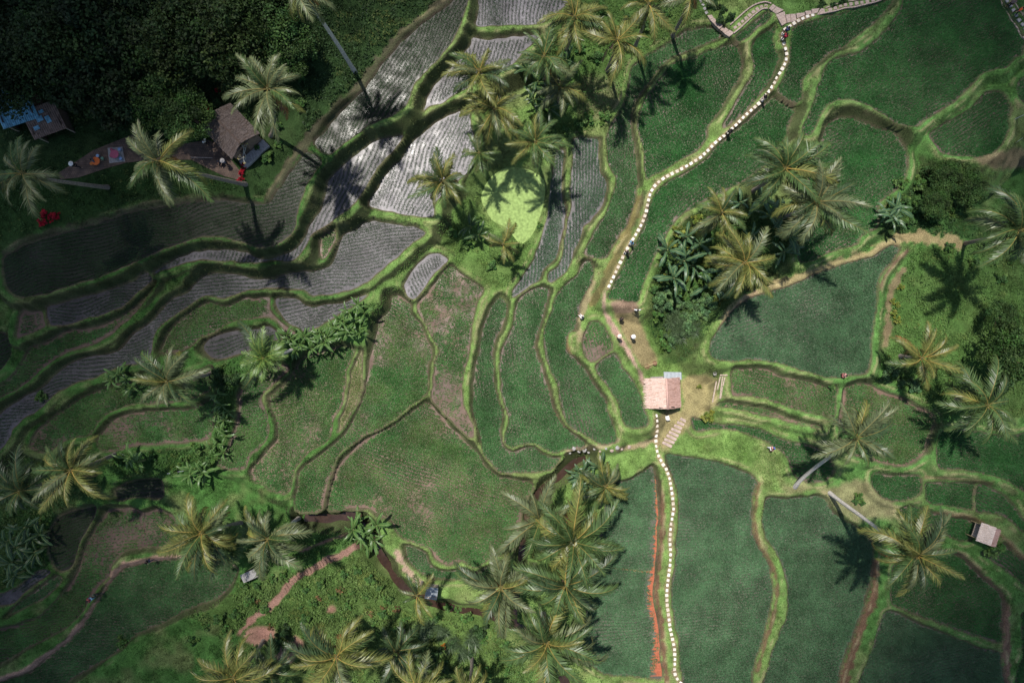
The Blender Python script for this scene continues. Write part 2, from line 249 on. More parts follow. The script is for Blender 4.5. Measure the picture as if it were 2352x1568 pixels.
UNDER = [  # leafy ground cover: polygon, density per m2, leaf size, colour, height
 ([(555,1340),(640,1330),(700,1300),(830,1268),(880,1310),(930,1370),(1000,1405),(1130,1425),(1200,1590),(540,1590),(560,1460),(430,1410),(540,1360)],40,.24,(.095,.16,.042),.7),
 ([(640,1190),(700,1205),(830,1205),(815,1245),(700,1285),(610,1300),(560,1280)],30,.2,(.06,.13,.03),.5),
 ([(2090,590),(2200,560),(2400,560),(2400,900),(2330,960),(2150,945),(2035,860),(2045,700)],34,.2,(.085,.16,.04),.5),
 ([(1260,90),(1330,20),(1440,-20),(1640,-20),(1600,50),(1450,140),(1435,200),(1395,285),(1310,305),(1225,300),(1240,200)],34,.2,(.085,.17,.04),.55),
 ([(1000,520),(1095,450),(1125,520),(1230,565),(1205,630),(1150,660),(1110,650),(1040,600)],36,.17,(.10,.19,.045),.35),
 ([(1505,640),(1530,560),(1600,485),(1700,440),(1780,500),(1825,580),(1720,680),(1630,750),(1590,815),(1535,830),(1490,740)],20,.24,(.035,.085,.022),.5),
 ([(2000,500),(2080,440),(2130,380),(2215,375),(2245,420),(2262,480),(2400,500),(2400,545),(2130,545),(2020,540)],36,.24,(.038,.09,.026),.8),
 ([(483,850),(545,850),(540,960),(500,1060),(380,1098),(250,1090),(130,1060),(250,1042),(400,1032),(490,1018)],32,.22,(.05,.115,.028),.6),
 ([(-30,1060),(130,1060),(250,1105),(130,1185),(108,1310),(-30,1340)],34,.24,(.042,.095,.026),.7),
 ([(-60,-40),(1030,-40),(900,85),(840,165),(765,235),(700,300),(690,200),(620,160),(500,240),(470,310),(250,290),(120,310),(-60,330)],24,.26,(.03,.062,.02),.8),
 ([(-60,420),(130,425),(340,380),(470,410),(560,430),(300,460),(60,535),(-60,560)],18,.2,(.035,.08,.02),.4),
 ([(1575,1008),(1640,993),(1740,1012),(1800,1060),(1800,1125),(1755,1115),(1700,1060),(1600,1038)],70,.13,(.10,.20,.04),.25),
 ([(1260,1115),(1340,1062),(1420,1062),(1440,1085),(1390,1115),(1378,1160),(1340,1230),(1250,1280)],55,.15,(.10,.2,.035),.3),
 ([(660,785),(860,690),(870,735),(720,815),(600,850),(490,850),(510,832)],30,.2,(.055,.12,.03),.5),
 ([(1190,1180),(1260,1140),(1370,1210),(1355,1340),(1335,1420),(1330,1500),(1385,1560),(1380,1600),(1180,1600),(1130,1425),(1180,1290)],34,.2,(.05,.115,.028),.6),
 ([(1470,700),(1500,640),(1530,560),(1560,520),(1540,600),(1505,700),(1520,800),(1505,815)],60,.13,(.10,.19,.04),.25),
 ([(830,740),(880,680),(930,600),(990,560),(1005,575),(925,655),(890,690)],45,.14,(.085,.17,.04),.25),
 ([(1960,265),(2020,282),(2060,315),(2050,322),(2000,300),(1930,285)],60,.16,(.09,.17,.035),.4),
]
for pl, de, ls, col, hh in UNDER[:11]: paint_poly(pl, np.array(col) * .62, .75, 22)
EARTH=(.15,.085,.055); PINK=(.36,.24,.19); BROWN=(.115,.07,.042); STRAW=(.26,.2,.105); OLIVE=(.155,.125,.05)
PATH1=[(1870,35),(1859,37),(1848,41),(1838,46),(1828,51),(1819,58),(1808,64),(1799,72),(1797,83),(1797,93),(1802,106),(1805,117),(1807,128),(1805,140),(1800,153),(1794,163),(1787,175),(1780,188),(1774,198),(1768,208),(1758,220),(1744,237),(1734,246),(1709,268),(1692,286),(1664,311),(1644,327),(1627,345),(1609,362),(1589,375),(1559,392),(1538,402),(1516,415),(1503,428),(1494,442),(1488,465),(1484,488),(1476,510),(1469,524),(1462,536),(1443,567),(1431,589),(1421,611),(1411,632),(1400,655),(1394,666)]
PATH2=[(1507,951),(1509,971),(1509,989),(1506,1006),(1507,1026),(1510,1039),(1513,1048),(1524,1068),(1531,1078),(1538,1100),(1542,1123),(1545,1145),(1547,1170),(1543,1192),(1540,1215),(1539,1238),(1540,1272),(1539,1295),(1536,1317),(1533,1340),(1531,1363),(1532,1387),(1535,1410),(1539,1443),(1544,1465),(1549,1488),(1550,1512),(1549,1542),(1553,1555),(1563,1566),(1580,1580)]
paint_line(PATH1, 9, (.19,.14,.085)); paint_line(PATH2, 9, (.2,.15,.09))
paint_line([(1468,455),(1450,510),(1425,570),(1404,620),(1380,665),(1360,700)], 20, OLIVE, .9)
paint_line([(1360,650),(1340,705),(1325,750),(1345,790)], 16, (.26,.2,.12), .8)
paint_line([(1389,672),(1386,702),(1393,726),(1409,752),(1423,776),(1439,802),(1456,832),(1469,852),(1479,880)], 10, PINK)
paint_poly([(1402,694),(1462,698),(1478,760),(1508,825),(1480,850),(1446,790),(1418,735)], (.235,.18,.095), .9, 8)
paint_poly([(1405,690),(1462,694),(1460,715),(1410,718)], (.2,.13,.1), .8, 6)
paint_poly([(1565,870),(1640,862),(1645,925),(1570,990),(1525,1035),(1498,1005),(1520,950),(1568,935)], (.25,.19,.1), .8, 14)
paint_line([(1300,765),(1303,800),(1345,858),(1380,915),(1402,975),(1405,1010)], 9, (.17,.105,.055), .9)
paint_line([(1236,770),(1234,806),(1250,850),(1268,910),(1283,965),(1320,1000)], 5, (.17,.11,.06), .8)
paint_line([(1420,1010),(1380,1026),(1320,1032),(1300,1042)], 12, (.3,.23,.15), .8)
paint_line([(1420,1030),(1460,1025),(1500,1010)], 12, (.3,.22,.14), .8)
paint_line([(1504,1085),(1516,1130),(1521,1190),(1519,1250),(1511,1310),(1509,1370),(1519,1430),(1524,1500),(1532,1570)], 12, BROWN)
paint_line([(2012,1290),(2006,1370),(1985,1420),(1960,1490),(1932,1590)], 19, BROWN)
paint_line([(1744,1110),(1738,1140),(1734,1190),(1740,1240),(1770,1290),(1785,1340),(1780,1400),(1762,1460),(1740,1540)], 8, BROWN, .9)
paint_line([(2150,1262),(2205,1275),(2240,1305),(2285,1350),(2308,1385),(2312,1450),(2312,1600)], 15, (.14,.09,.06))
paint_line([(2290,1140),(2330,1180),(2400,1240)], 12, (.13,.08,.055)); paint_line([(2125,1095),(2200,1100),(2280,1110)], 6, BROWN, .8)
paint_line([(2065,1185),(2150,1180),(2235,1190),(2300,1230),(2345,1275),(2400,1310)], 10, (.13,.085,.05), .9)
paint_line([(1730,690),(1770,660),(1850,635),(1950,600),(2020,575),(2060,550),(2110,545),(2200,560)], 26, STRAW, .85)
paint_line([(1640,790),(1660,740),(1700,695),(1735,670)], 12, (.3,.21,.13), .8)
paint_line([(2085,575),(2060,600),(2030,640),(2024,665)], 7, (.14,.085,.06), .9)
paint_line([(2075,620),(2045,665),(2040,720),(2035,790)], 16, (.16,.11,.07), .8)
STAIR=[(825,1252),(788,1272),(748,1288),(715,1308),(681,1328),(655,1355),(628,1385),(588,1415),(547,1455)]
paint_line(STAIR, 14, (.23,.125,.095))
for c in [(592,1458,26),(610,1452,18),(650,1505,24),(680,1475,18),(760,1400,8),(990,1330,8)]:
    t = np.linspace(0, 2*np.pi, 9)[:-1]; paint_poly(list(zip(c[0]+c[2]*1.2*np.cos(t), c[1]+c[2]*.8*np.sin(t))), (.24,.13,.1), .9, 10)
paint_line([(820,1222),(770,1235),(730,1250),(690,1265)], 7, (.2,.12,.09), .9)
paint_line([(533,1280),(467,1279),(400,1279),(340,1285),(292,1294),(264,1315),(250,1345),(227,1380),(192,1428),(152,1473),(102,1510),(50,1543),(0,1558)], 9, (.2,.12,.085))
paint_line([(912,1265),(925,1292),(945,1318),(965,1340)], 16, (.3,.2,.16), .9)
paint_line([(1220,1110),(1205,1150),(1195,1200)], 9, (.28,.2,.13), .8)
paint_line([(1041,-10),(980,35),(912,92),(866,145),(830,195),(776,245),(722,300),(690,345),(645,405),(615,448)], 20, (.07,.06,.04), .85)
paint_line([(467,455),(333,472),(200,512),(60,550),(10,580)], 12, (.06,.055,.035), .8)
paint_line([(370,575),(290,608),(190,648),(110,668),(60,676)], 5, (.16,.12,.08), .7)
paint_poly([(1790,1095),(1820,1110),(1900,1115),(1990,1105),(2060,1170),(1980,1200),(1920,1170),(1870,1125),(1800,1130)], (.22,.16,.1), .6, 18)
paint_poly([(2235,365),(2300,345),(2400,340),(2400,385),(2270,385)], (.2,.14,.09), .8, 14)
paint_poly([(1320,190),(1400,170),(1425,220),(1390,280),(1340,270)], (.16,.13,.08), .5, 20)
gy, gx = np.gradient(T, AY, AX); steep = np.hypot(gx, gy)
tm = (sstep(.38, .5, NEAR) * (1 - sstep(.6, .85, NEAR)) * sstep(.42, .6, fbm(X, Y, 1.6, 31)) * (.2 + .4 * sstep(850, 1150, FX)))[..., None]
g = g * (1 - tm) + np.array([.26,.22,.12]) * (.7 + .6 * n2) * tm
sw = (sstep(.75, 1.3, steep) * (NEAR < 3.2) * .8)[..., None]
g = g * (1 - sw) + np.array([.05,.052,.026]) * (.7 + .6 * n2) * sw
paint_line([(533,1280),(467,1279),(400,1279),(340,1285),(292,1294),(264,1315),(250,1345),(227,1380),(192,1428),(152,1473),(102,1510),(50,1543),(-20,1562)], 12, (.30,.19,.14))
paint_line(STAIR[:-1], 12, (.23,.135,.105))
wetm = (1 - sstep(.0, .14, NEAR))[..., None] * (NEAR > -.6)[..., None]
g = g * (1 - .6 * wetm) + np.array([.12,.085,.065]) * .6 * wetm

# ------------------------------------------------------------------ materials
def nt(name):
    m = bpy.data.materials.new(name); m.use_nodes = True; n = m.node_tree; n.nodes.clear()
    out = n.nodes.new('ShaderNodeOutputMaterial'); b = n.nodes.new('ShaderNodeBsdfPrincipled')
    n.links.new(b.outputs[0], out.inputs[0]); return m, n, b, out
def mult(n, a, b, fac=1.):
    x = n.nodes.new('ShaderNodeMix'); x.data_type = 'RGBA'; x.blend_type = 'MULTIPLY'; x.inputs[0].default_value = fac
    n.links.new(a, x.inputs[6]); n.links.new(b, x.inputs[7]); return x.outputs[2]
def noisy(n, scale, lo, hi, detail=4, coord='Object', dist=0.):
    tc = n.nodes.new('ShaderNodeTexCoord'); no = n.nodes.new('ShaderNodeTexNoise'); no.inputs['Scale'].default_value = scale; no.inputs['Detail'].default_value = detail
    no.inputs['Distortion'].default_value = dist
    n.links.new(tc.outputs[coord], no.inputs['Vector'])
    r = n.nodes.new('ShaderNodeMapRange'); r.inputs[1].default_value = .3; r.inputs[2].default_value = .7; r.inputs[3].default_value = lo; r.inputs[4].default_value = hi
    n.links.new(no.outputs[0], r.inputs[0]); return r.outputs[0], no
def mat(name, col, rough=.8, scale=8., var=.3, spec=.3, bump=0., detail=4, transl=0., metal=0.):
    m, n, b, out = nt(name)
    rgb = n.nodes.new('ShaderNodeRGB'); rgb.outputs[0].default_value = (*col, 1)
    v, no = noisy(n, scale, 1 - var, 1 + var, detail)
    c = mult(n, rgb.outputs[0], v); n.links.new(c, b.inputs['Base Color'])
    b.inputs['Roughness'].default_value = rough; b.inputs['Specular IOR Level'].default_value = spec; b.inputs['Metallic'].default_value = metal
    if bump:
        bp = n.nodes.new('ShaderNodeBump'); bp.inputs['Strength'].default_value = bump; bp.inputs['Distance'].default_value = .05
        n.links.new(no.outputs[0], bp.inputs['Height']); n.links.new(bp.outputs[0], b.inputs['Normal'])
    if transl:
        t = n.nodes.new('ShaderNodeBsdfTranslucent'); n.links.new(c, t.inputs[0])
        mx = n.nodes.new('ShaderNodeMixShader'); mx.inputs[0].default_value = transl
        n.links.new(b.outputs[0], mx.inputs[1]); n.links.new(t.outputs[0], mx.inputs[2]); n.links.new(mx.outputs[0], out.inputs[0])
    return m
def leafmat(name, rough=.5, spec=.35, transl=.2, var=.25, scale=1.3):
    """colour read from the mesh's own 'tint' attribute"""
    m, n, b, out = nt(name)
    a = n.nodes.new('ShaderNodeAttribute'); a.attribute_name = 'tint'
    v, no = noisy(n, scale, 1 - var, 1 + var, 3)
    c = mult(n, a.outputs['Color'], v); n.links.new(c, b.inputs['Base Color'])
    b.inputs['Roughness'].default_value = rough; b.inputs['Specular IOR Level'].default_value = spec
    t = n.nodes.new('ShaderNodeBsdfTranslucent'); n.links.new(c, t.inputs[0])
    mx = n.nodes.new('ShaderNodeMixShader'); mx.inputs[0].default_value = transl
    n.links.new(b.outputs[0], mx.inputs[1]); n.links.new(t.outputs[0], mx.inputs[2]); n.links.new(mx.outputs[0], out.inputs[0])
    return m
def watermat(name, rough, bump, bscale, alpha_noise=.25, spec=.5):
    m, n, b, out = nt(name)
    oi = n.nodes.new('ShaderNodeObjectInfo')
    v, no = noisy(n, .35, 1 - alpha_noise, 1 + alpha_noise, 5, dist=.6)
    v2, no2 = noisy(n, 3.5, .8, 1.2, 4)
    c = mult(n, mult(n, oi.outputs['Color'], v), v2); n.links.new(c, b.inputs['Base Color'])
    b.inputs['Specular IOR Level'].default_value = spec
    rr, _ = noisy(n, .8, rough * .6, rough * 1.5, 3); n.links.new(rr, b.inputs['Roughness'])
    tc = n.nodes.new('ShaderNodeTexCoord'); nb = n.nodes.new('ShaderNodeTexNoise'); nb.inputs['Scale'].default_value = bscale; nb.inputs['Detail'].default_value = 3
    n.links.new(tc.outputs['Object'], nb.inputs['Vector'])
    bp = n.nodes.new('ShaderNodeBump'); bp.inputs['Strength'].default_value = bump; bp.inputs['Distance'].default_value = .04
    n.links.new(nb.outputs[0], bp.inputs['Height']); n.links.new(bp.outputs[0], b.inputs['Normal'])
    return m
M = {}
M['ground'], n, b, out = nt('ground_surface')
a = n.nodes.new('ShaderNodeAttribute'); a.attribute_name = 'tint'
v1, no1 = noisy(n, 9., .55, 1.45, 6); v2, _ = noisy(n, .7, .85, 1.15, 3)
n.links.new(mult(n, mult(n, a.outputs['Color'], v1), v2), b.inputs['Base Color']); b.inputs['Roughness'].default_value = .95; b.inputs['Specular IOR Level'].default_value = .1
bp = n.nodes.new('ShaderNodeBump'); bp.inputs['Strength'].default_value = .7; bp.inputs['Distance'].default_value = .08
n.links.new(no1.outputs[0], bp.inputs['Height']); n.links.new(bp.outputs[0], b.inputs['Normal'])
M['water'] = watermat('muddy_paddy_water', .3, .07, 9., .35, .085)
M['mud'] = watermat('wet_paddy_mud', .5, .6, 14., .3, .3)
M['stream'] = watermat('brown_stream_water', .12, .12, 3.)
M['rice'] = leafmat('rice_blades', .55, .25, .25, .3, .5)
M['leaf'] = leafmat('leaves', .6, .2, .2, .3, .8)
M['grass'] = leafmat('turf_blades', .7, .15, .25, .3, .9)
M['frond'] = leafmat('palm_leaflets', .42, .42, .2, .25, 2.)
M['banana'] = leafmat('banana_blades', .4, .45, .3, .15, 2.)
M['bark'] = mat('palm_bark', (.24,.2,.17), .9, 6., .4, .1, .6)
M['barkpale'] = mat('pale_palm_bark', (.5,.46,.42), .9, 6., .3, .1, .5)
M['treebark'] = mat('tree_bark', (.09,.065,.045), .95, 5., .4, .1, .6)
M['frangibark'] = mat('pale_grey_branches', (.42,.4,.37), .9, 6., .25)
M['stone'] = mat('pale_paving_stone', (.58,.53,.45), .9, 5., .3, .2, .25, 6)
M['stone2'] = mat('pinkish_stone_slab', (.36,.28,.24), .9, 5., .3, .2, .4, 6)
M['greystone'] = mat('grey_paving_stone', (.3,.29,.28), .9, 6., .3, .2, .3)
M['thatch'] = mat('straw_thatch', (.66,.49,.42), .95, 14., .35, .05, .4)
M['thatch_shaded'] = mat('shaded_reddish_thatch', (.50,.32,.27), .95, 14., .35, .05, .4)  # reddish thatch, darkened in its colour for the slope with less sun
M['thatchgrey'] = mat('weathered_thatch', (.13,.105,.095), .95, 9., .5, .05, .5, 8)
M['thatchpale'] = mat('bleached_thatch', (.62,.52,.46), .95, 12., .35, .05, .4)
M['tin'] = mat('pale_corrugated_tin', (.27,.3,.32), .45, 4., .15, .5, 0, 4, 0, .3)
M['bluetin'] = mat('blue_corrugated_sheet', (.13,.33,.45), .4, 3., .45, .5)
M['rusttin'] = mat('rusty_sheet', (.17,.115,.09), .7, 3., .5, .3)
M['timber'] = mat('weathered_timber', (.36,.29,.23), .9, 7., .35, .1, .4)
M['darkwood'] = mat('dark_timber', (.07,.05,.04), .9, 7., .3)
M['bamboo'] = mat('bamboo', (.5,.36,.2), .6, 6., .25, .3)
M['brick'], n, b, out = nt('brick_paving')
tc = n.nodes.new('ShaderNodeTexCoord'); br = n.nodes.new('ShaderNodeTexBrick'); br.inputs['Scale'].default_value = 2.2
br.inputs['Color1'].default_value = (.13,.085,.06,1); br.inputs['Color2'].default_value = (.1,.065,.05,1); br.inputs['Mortar'].default_value = (.045,.04,.03,1); br.inputs['Mortar Size'].default_value = .03; br.inputs['Row Height'].default_value = .5
n.links.new(tc.outputs['Object'], br.inputs['Vector']); vv, _ = noisy(n, 2., .6, 1.4); n.links.new(mult(n, br.outputs[0], vv), b.inputs['Base Color']); b.inputs['Roughness'].default_value = .9
M['orangemud'] = mat('orange_iron_mud', (.33,.105,.057), .9, 4., .25, .1)
M['duckweed'] = mat('duckweed', (.22,.31,.10), .85, 3., .3, .15, .3, 10)
def paint(name, col, rough=.7, var=.12): 
    k = 'p_' + name
    if k not in M: M[k] = mat(name, col, rough, 12., var)
    return M[k]
# ------------------------------------------------------------------ mesh builders
def npmesh(name, V, F, cols=None, mats=(), midx=None, smooth_=False):
    me = bpy.data.meshes.new(name); V = np.ascontiguousarray(V, np.float32); F = np.ascontiguousarray(F, np.int32)
    k = F.shape[1]; me.vertices.add(len(V)); me.vertices.foreach_set('co', V.ravel())
    me.loops.add(F.size); me.loops.foreach_set('vertex_index', F.ravel())
    me.polygons.add(len(F)); me.polygons.foreach_set('loop_start', np.arange(0, F.size, k, dtype=np.int32))
    if midx is not None: me.polygons.foreach_set('material_index', np.ascontiguousarray(midx, np.int32))
    if smooth_: me.polygons.foreach_set('use_smooth', np.ones(len(F), bool))
    if cols is not None:
        at = me.attributes.new('tint', 'FLOAT_COLOR', 'POINT'); c4 = np.ones((len(V), 4), np.float32); c4[:, :3] = cols
        at.data.foreach_set('color', c4.ravel())
    for m in mats: me.materials.append(m)
    me.update(calc_edges=True); return me
def link(name, me, parent=None, loc=None, rot=None, scale=None):
    o = bpy.data.objects.new(name, me); COL.objects.link(o)
    if parent: o.parent = parent
    if loc is not None: o.location = loc
    if rot is not None: o.rotation_euler = rot
    if scale is not None: o.scale = (scale,) * 3 if isinstance(scale, (int, float)) else scale
    return o
def tag(o, label, cat, group=None):
    o['label'] = label; o['category'] = cat
    if group: o['group'] = group
    return o
def thing(name, label, cat, loc=(0, 0, 0), rz=0., group=None, scale=None):
    o = link(name, None, None, loc, (0, 0, rz), scale); o.empty_display_size = .3; return tag(o, label, cat, group)
class MB:
    def __init__(s): s.v = []; s.f = []; s.m = []
    def add(s, v, f, m=0):
        o = len(s.v); s.v += [tuple(p) for p in v]; s.f += [tuple(i + o for i in q) for q in f]; s.m += [m] * len(f)
    def box(s, c, d, rz=0., m=0, bev=.0, tilt=None):
        x, y, z = d[0] / 2, d[1] / 2, d[2] / 2
        if bev:
            b_ = bev; ring = [(-x+b_,-y),(x-b_,-y),(x,-y+b_),(x,y-b_),(x-b_,y),(-x+b_,y),(-x,y-b_),(-x,-y+b_)]
            top = [(-x+2*b_,-y+b_),(x-2*b_,-y+b_),(x-b_,-y+2*b_),(x-b_,y-2*b_),(x-2*b_,y-b_),(-x+2*b_,y-b_),(-x+b_,y-2*b_),(-x+b_,-y+2*b_)]
            v = [(a, b2, -z) for a, b2 in ring] + [(a, b2, z - b_) for a, b2 in ring] + [(a, b2, z) for a, b2 in top]
            f = [tuple(range(7, -1, -1)), tuple(range(16, 24))]
            for k in range(8):
                q = (k + 1) % 8; f += [(k, q, 8 + q, 8 + k), (8 + k, 8 + q, 16 + q, 16 + k)]
        else:
            v = [(a, b2, c2) for a in (-x, x) for b2 in (-y, y) for c2 in (-z, z)]
            f = [(0,1,3,2),(4,6,7,5),(0,4,5,1),(2,3,7,6),(0,2,6,4),(1,5,7,3)]
        mt = Matrix.Rotation(rz, 3, 'Z')
        if tilt is not None: mt = mt @ tilt
        s.add([mt @ Vector(p) + Vector(c) for p in v], f, m); return s
    def tube(s, pts, rad, n=8, m=0, cap=True):
        pts = [Vector(p) for p in pts]; rad = rad if hasattr(rad, '__len__') else [rad] * len(pts)
        v = []; 
        for i, p in enumerate(pts):
            t = (pts[min(i + 1, len(pts) - 1)] - pts[max(i - 1, 0)]).normalized()
            a_ = t.orthogonal().normalized() if i == 0 else (a_ - t * a_.dot(t)).normalized()
            b_ = t.cross(a_)
            for k in range(n):
                w = 2 * math.pi * k / n; v.append(p + (a_ * math.cos(w) + b_ * math.sin(w)) * rad[i])
        f = [(i*n+k, i*n+(k+1)%n, (i+1)*n+(k+1)%n, (i+1)*n+k) for i in range(len(pts) - 1) for k in range(n)]
        if cap: f += [tuple(range(n - 1, -1, -1)), tuple((len(pts) - 1) * n + k for k in range(n))]
        s.add(v, f, m); return s
    def lathe(s, prof, n=16, m=0, c=(0, 0, 0)):
        v = [(c[0] + r * math.cos(2*math.pi*k/n), c[1] + r * math.sin(2*math.pi*k/n), c[2] + z) for r, z in prof for k in range(n)]
        f = [(i*n+k, i*n+(k+1)%n, (i+1)*n+(k+1)%n, (i+1)*n+k) for i in range(len(prof) - 1) for k in range(n)]
        f += [tuple(range(n - 1, -1, -1)), tuple((len(prof) - 1) * n + k for k in range(n))]
        s.add(v, f, m); return s
    def mesh(s, name, mats, sm=False):
        me = bpy.data.meshes.new(name); me.from_pydata(s.v, [], s.f); me.polygons.foreach_set('material_index', s.m)
        for q in (mats if isinstance(mats, (list, tuple)) else [mats]): me.materials.append(q)
        if sm: me.polygons.foreach_set('use_smooth', [True] * len(s.f))
        me.update(); return me
def blades(P3, n, length, spread, width, col, colvar=.25, hvar=.3, tipdark=1.0):
    """n triangular blades per point; returns arrays"""
    N = len(P3); a0 = rng.random((N, 1)) * 6.28; k = np.arange(n)[None]
    an = a0 + k * 6.283 / n + (rng.random((N, n)) - .5) * 1.2
    ln = (length if np.ndim(length) else np.full(N, length))[:, None] * (1 + (rng.random((N, n)) - .5) * 2 * hvar)
    sp = spread * (.4 + .9 * rng.random((N, n)))
    dx, dy = np.cos(an), np.sin(an)
    base = P3[:, None, :] + np.stack([dx * .02, dy * .02, np.zeros_like(dx)], -1)
    w = width / 2; side = np.stack([-dy * w, dx * w, np.zeros_like(dx)], -1)
    tip = base + np.stack([dx * ln * np.sin(sp), dy * ln * np.sin(sp), ln * np.cos(sp)], -1)
    V = np.stack([base - side, base + side, tip], 2).reshape(-1, 3)
    F = np.arange(len(V)).reshape(-1, 3)
    c = (col if np.ndim(col) == 2 else np.tile(np.array(col), (N, 1)))[:, None, :] * (1 + (rng.random((N, n, 1)) - .5) * 2 * colvar)
    Cc = np.repeat(c.reshape(-1, 3), 3, 0)
    return V, F, Cc
def leafcards(P3, size, col, upbias=.6, colvar=.3, aspect=.5):
    """pointed four-cornered leaves, random facing"""
    N = len(P3); nrm = rng.normal(size=(N, 3)); nrm[:, 2] = np.abs(nrm[:, 2]) + upbias; nrm /= np.linalg.norm(nrm, axis=1)[:, None]
    t = np.cross(nrm, rng.normal(size=(N, 3))); t /= np.linalg.norm(t, axis=1)[:, None] + 1e-9; b_ = np.cross(nrm, t)
    L_ = (size * (.6 + .8 * rng.random(N)))[:, None]
    V = np.stack([P3 - t * L_ * .5, P3 + b_ * L_ * aspect * .5 + nrm * L_ * .06, P3 + t * L_ * .5 - nrm * L_ * .1, P3 - b_ * L_ * aspect * .5 + nrm * L_ * .06], 1).reshape(-1, 3)
    F = np.arange(len(V)).reshape(-1, 4)
    c = (col if np.ndim(col) == 2 else np.tile(np.array(col), (N, 1))) * (1 + (rng.random((N, 1)) - .5) * 2 * colvar)
    return V, F, np.repeat(c, 4, 0)
def inside(poly, x, y):
    ins = np.zeros(len(x), bool)
    for i in range(len(poly)):
        ax, ay = poly[i - 1]; bx, by = poly[i]
        if ay != by: ins ^= ((ay > y) != (by > y)) & (x < (bx - ax) * (y - ay) / (by - ay) + ax)
    return ins
# ------------------------------------------------------------------ ground sheet
ny, nx = X.shape
idx = np.arange(nx * ny).reshape(ny, nx)
Fg = np.stack([idx[:-1, :-1], idx[:-1, 1:], idx[1:, 1:], idx[1:, :-1]], -1).reshape(-1, 4)
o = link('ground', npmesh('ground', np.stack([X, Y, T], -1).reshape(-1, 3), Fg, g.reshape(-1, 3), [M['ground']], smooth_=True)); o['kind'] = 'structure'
# ------------------------------------------------------------------ paddies and rice
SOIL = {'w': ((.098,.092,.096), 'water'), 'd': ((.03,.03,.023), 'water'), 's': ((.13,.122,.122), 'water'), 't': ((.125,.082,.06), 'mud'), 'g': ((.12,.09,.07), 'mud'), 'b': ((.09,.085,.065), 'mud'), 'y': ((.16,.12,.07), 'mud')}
RICE = {'w': (.38,.10,.28,(.034,.075,.026),.8,.05), 'd': (.38,.10,.3,(.032,.076,.024),.85,.055), 's': (.36,.11,.30,(.05,.115,.052),.9,.06),
        't': (.31,.125,.36,(.05,.14,.036),1.05,.09), 'g': (.31,.115,.38,(.056,.14,.046),1.05,.08), 'b': (.31,.115,.38,(.066,.14,.064),1.05,.085), 'y': (.30,.18,.36,(.13,.19,.055),1.0,.07)}
acc = {'rice_seedlings': [], 'rice_plants': []}
def ngon(name, pts, z, m, color=None):
    me = bpy.data.meshes.new(name); me.from_pydata([(x, y, z) for x, y in pts], [], [tuple(range(len(pts)))]); me.materials.append(m)
    if me.polygons and me.polygons[0].normal.z < 0: me.flip_normals()
    o = link(name, me); o['kind'] = 'structure'
    if color is not None: o.color = (*color, 1)
    return o
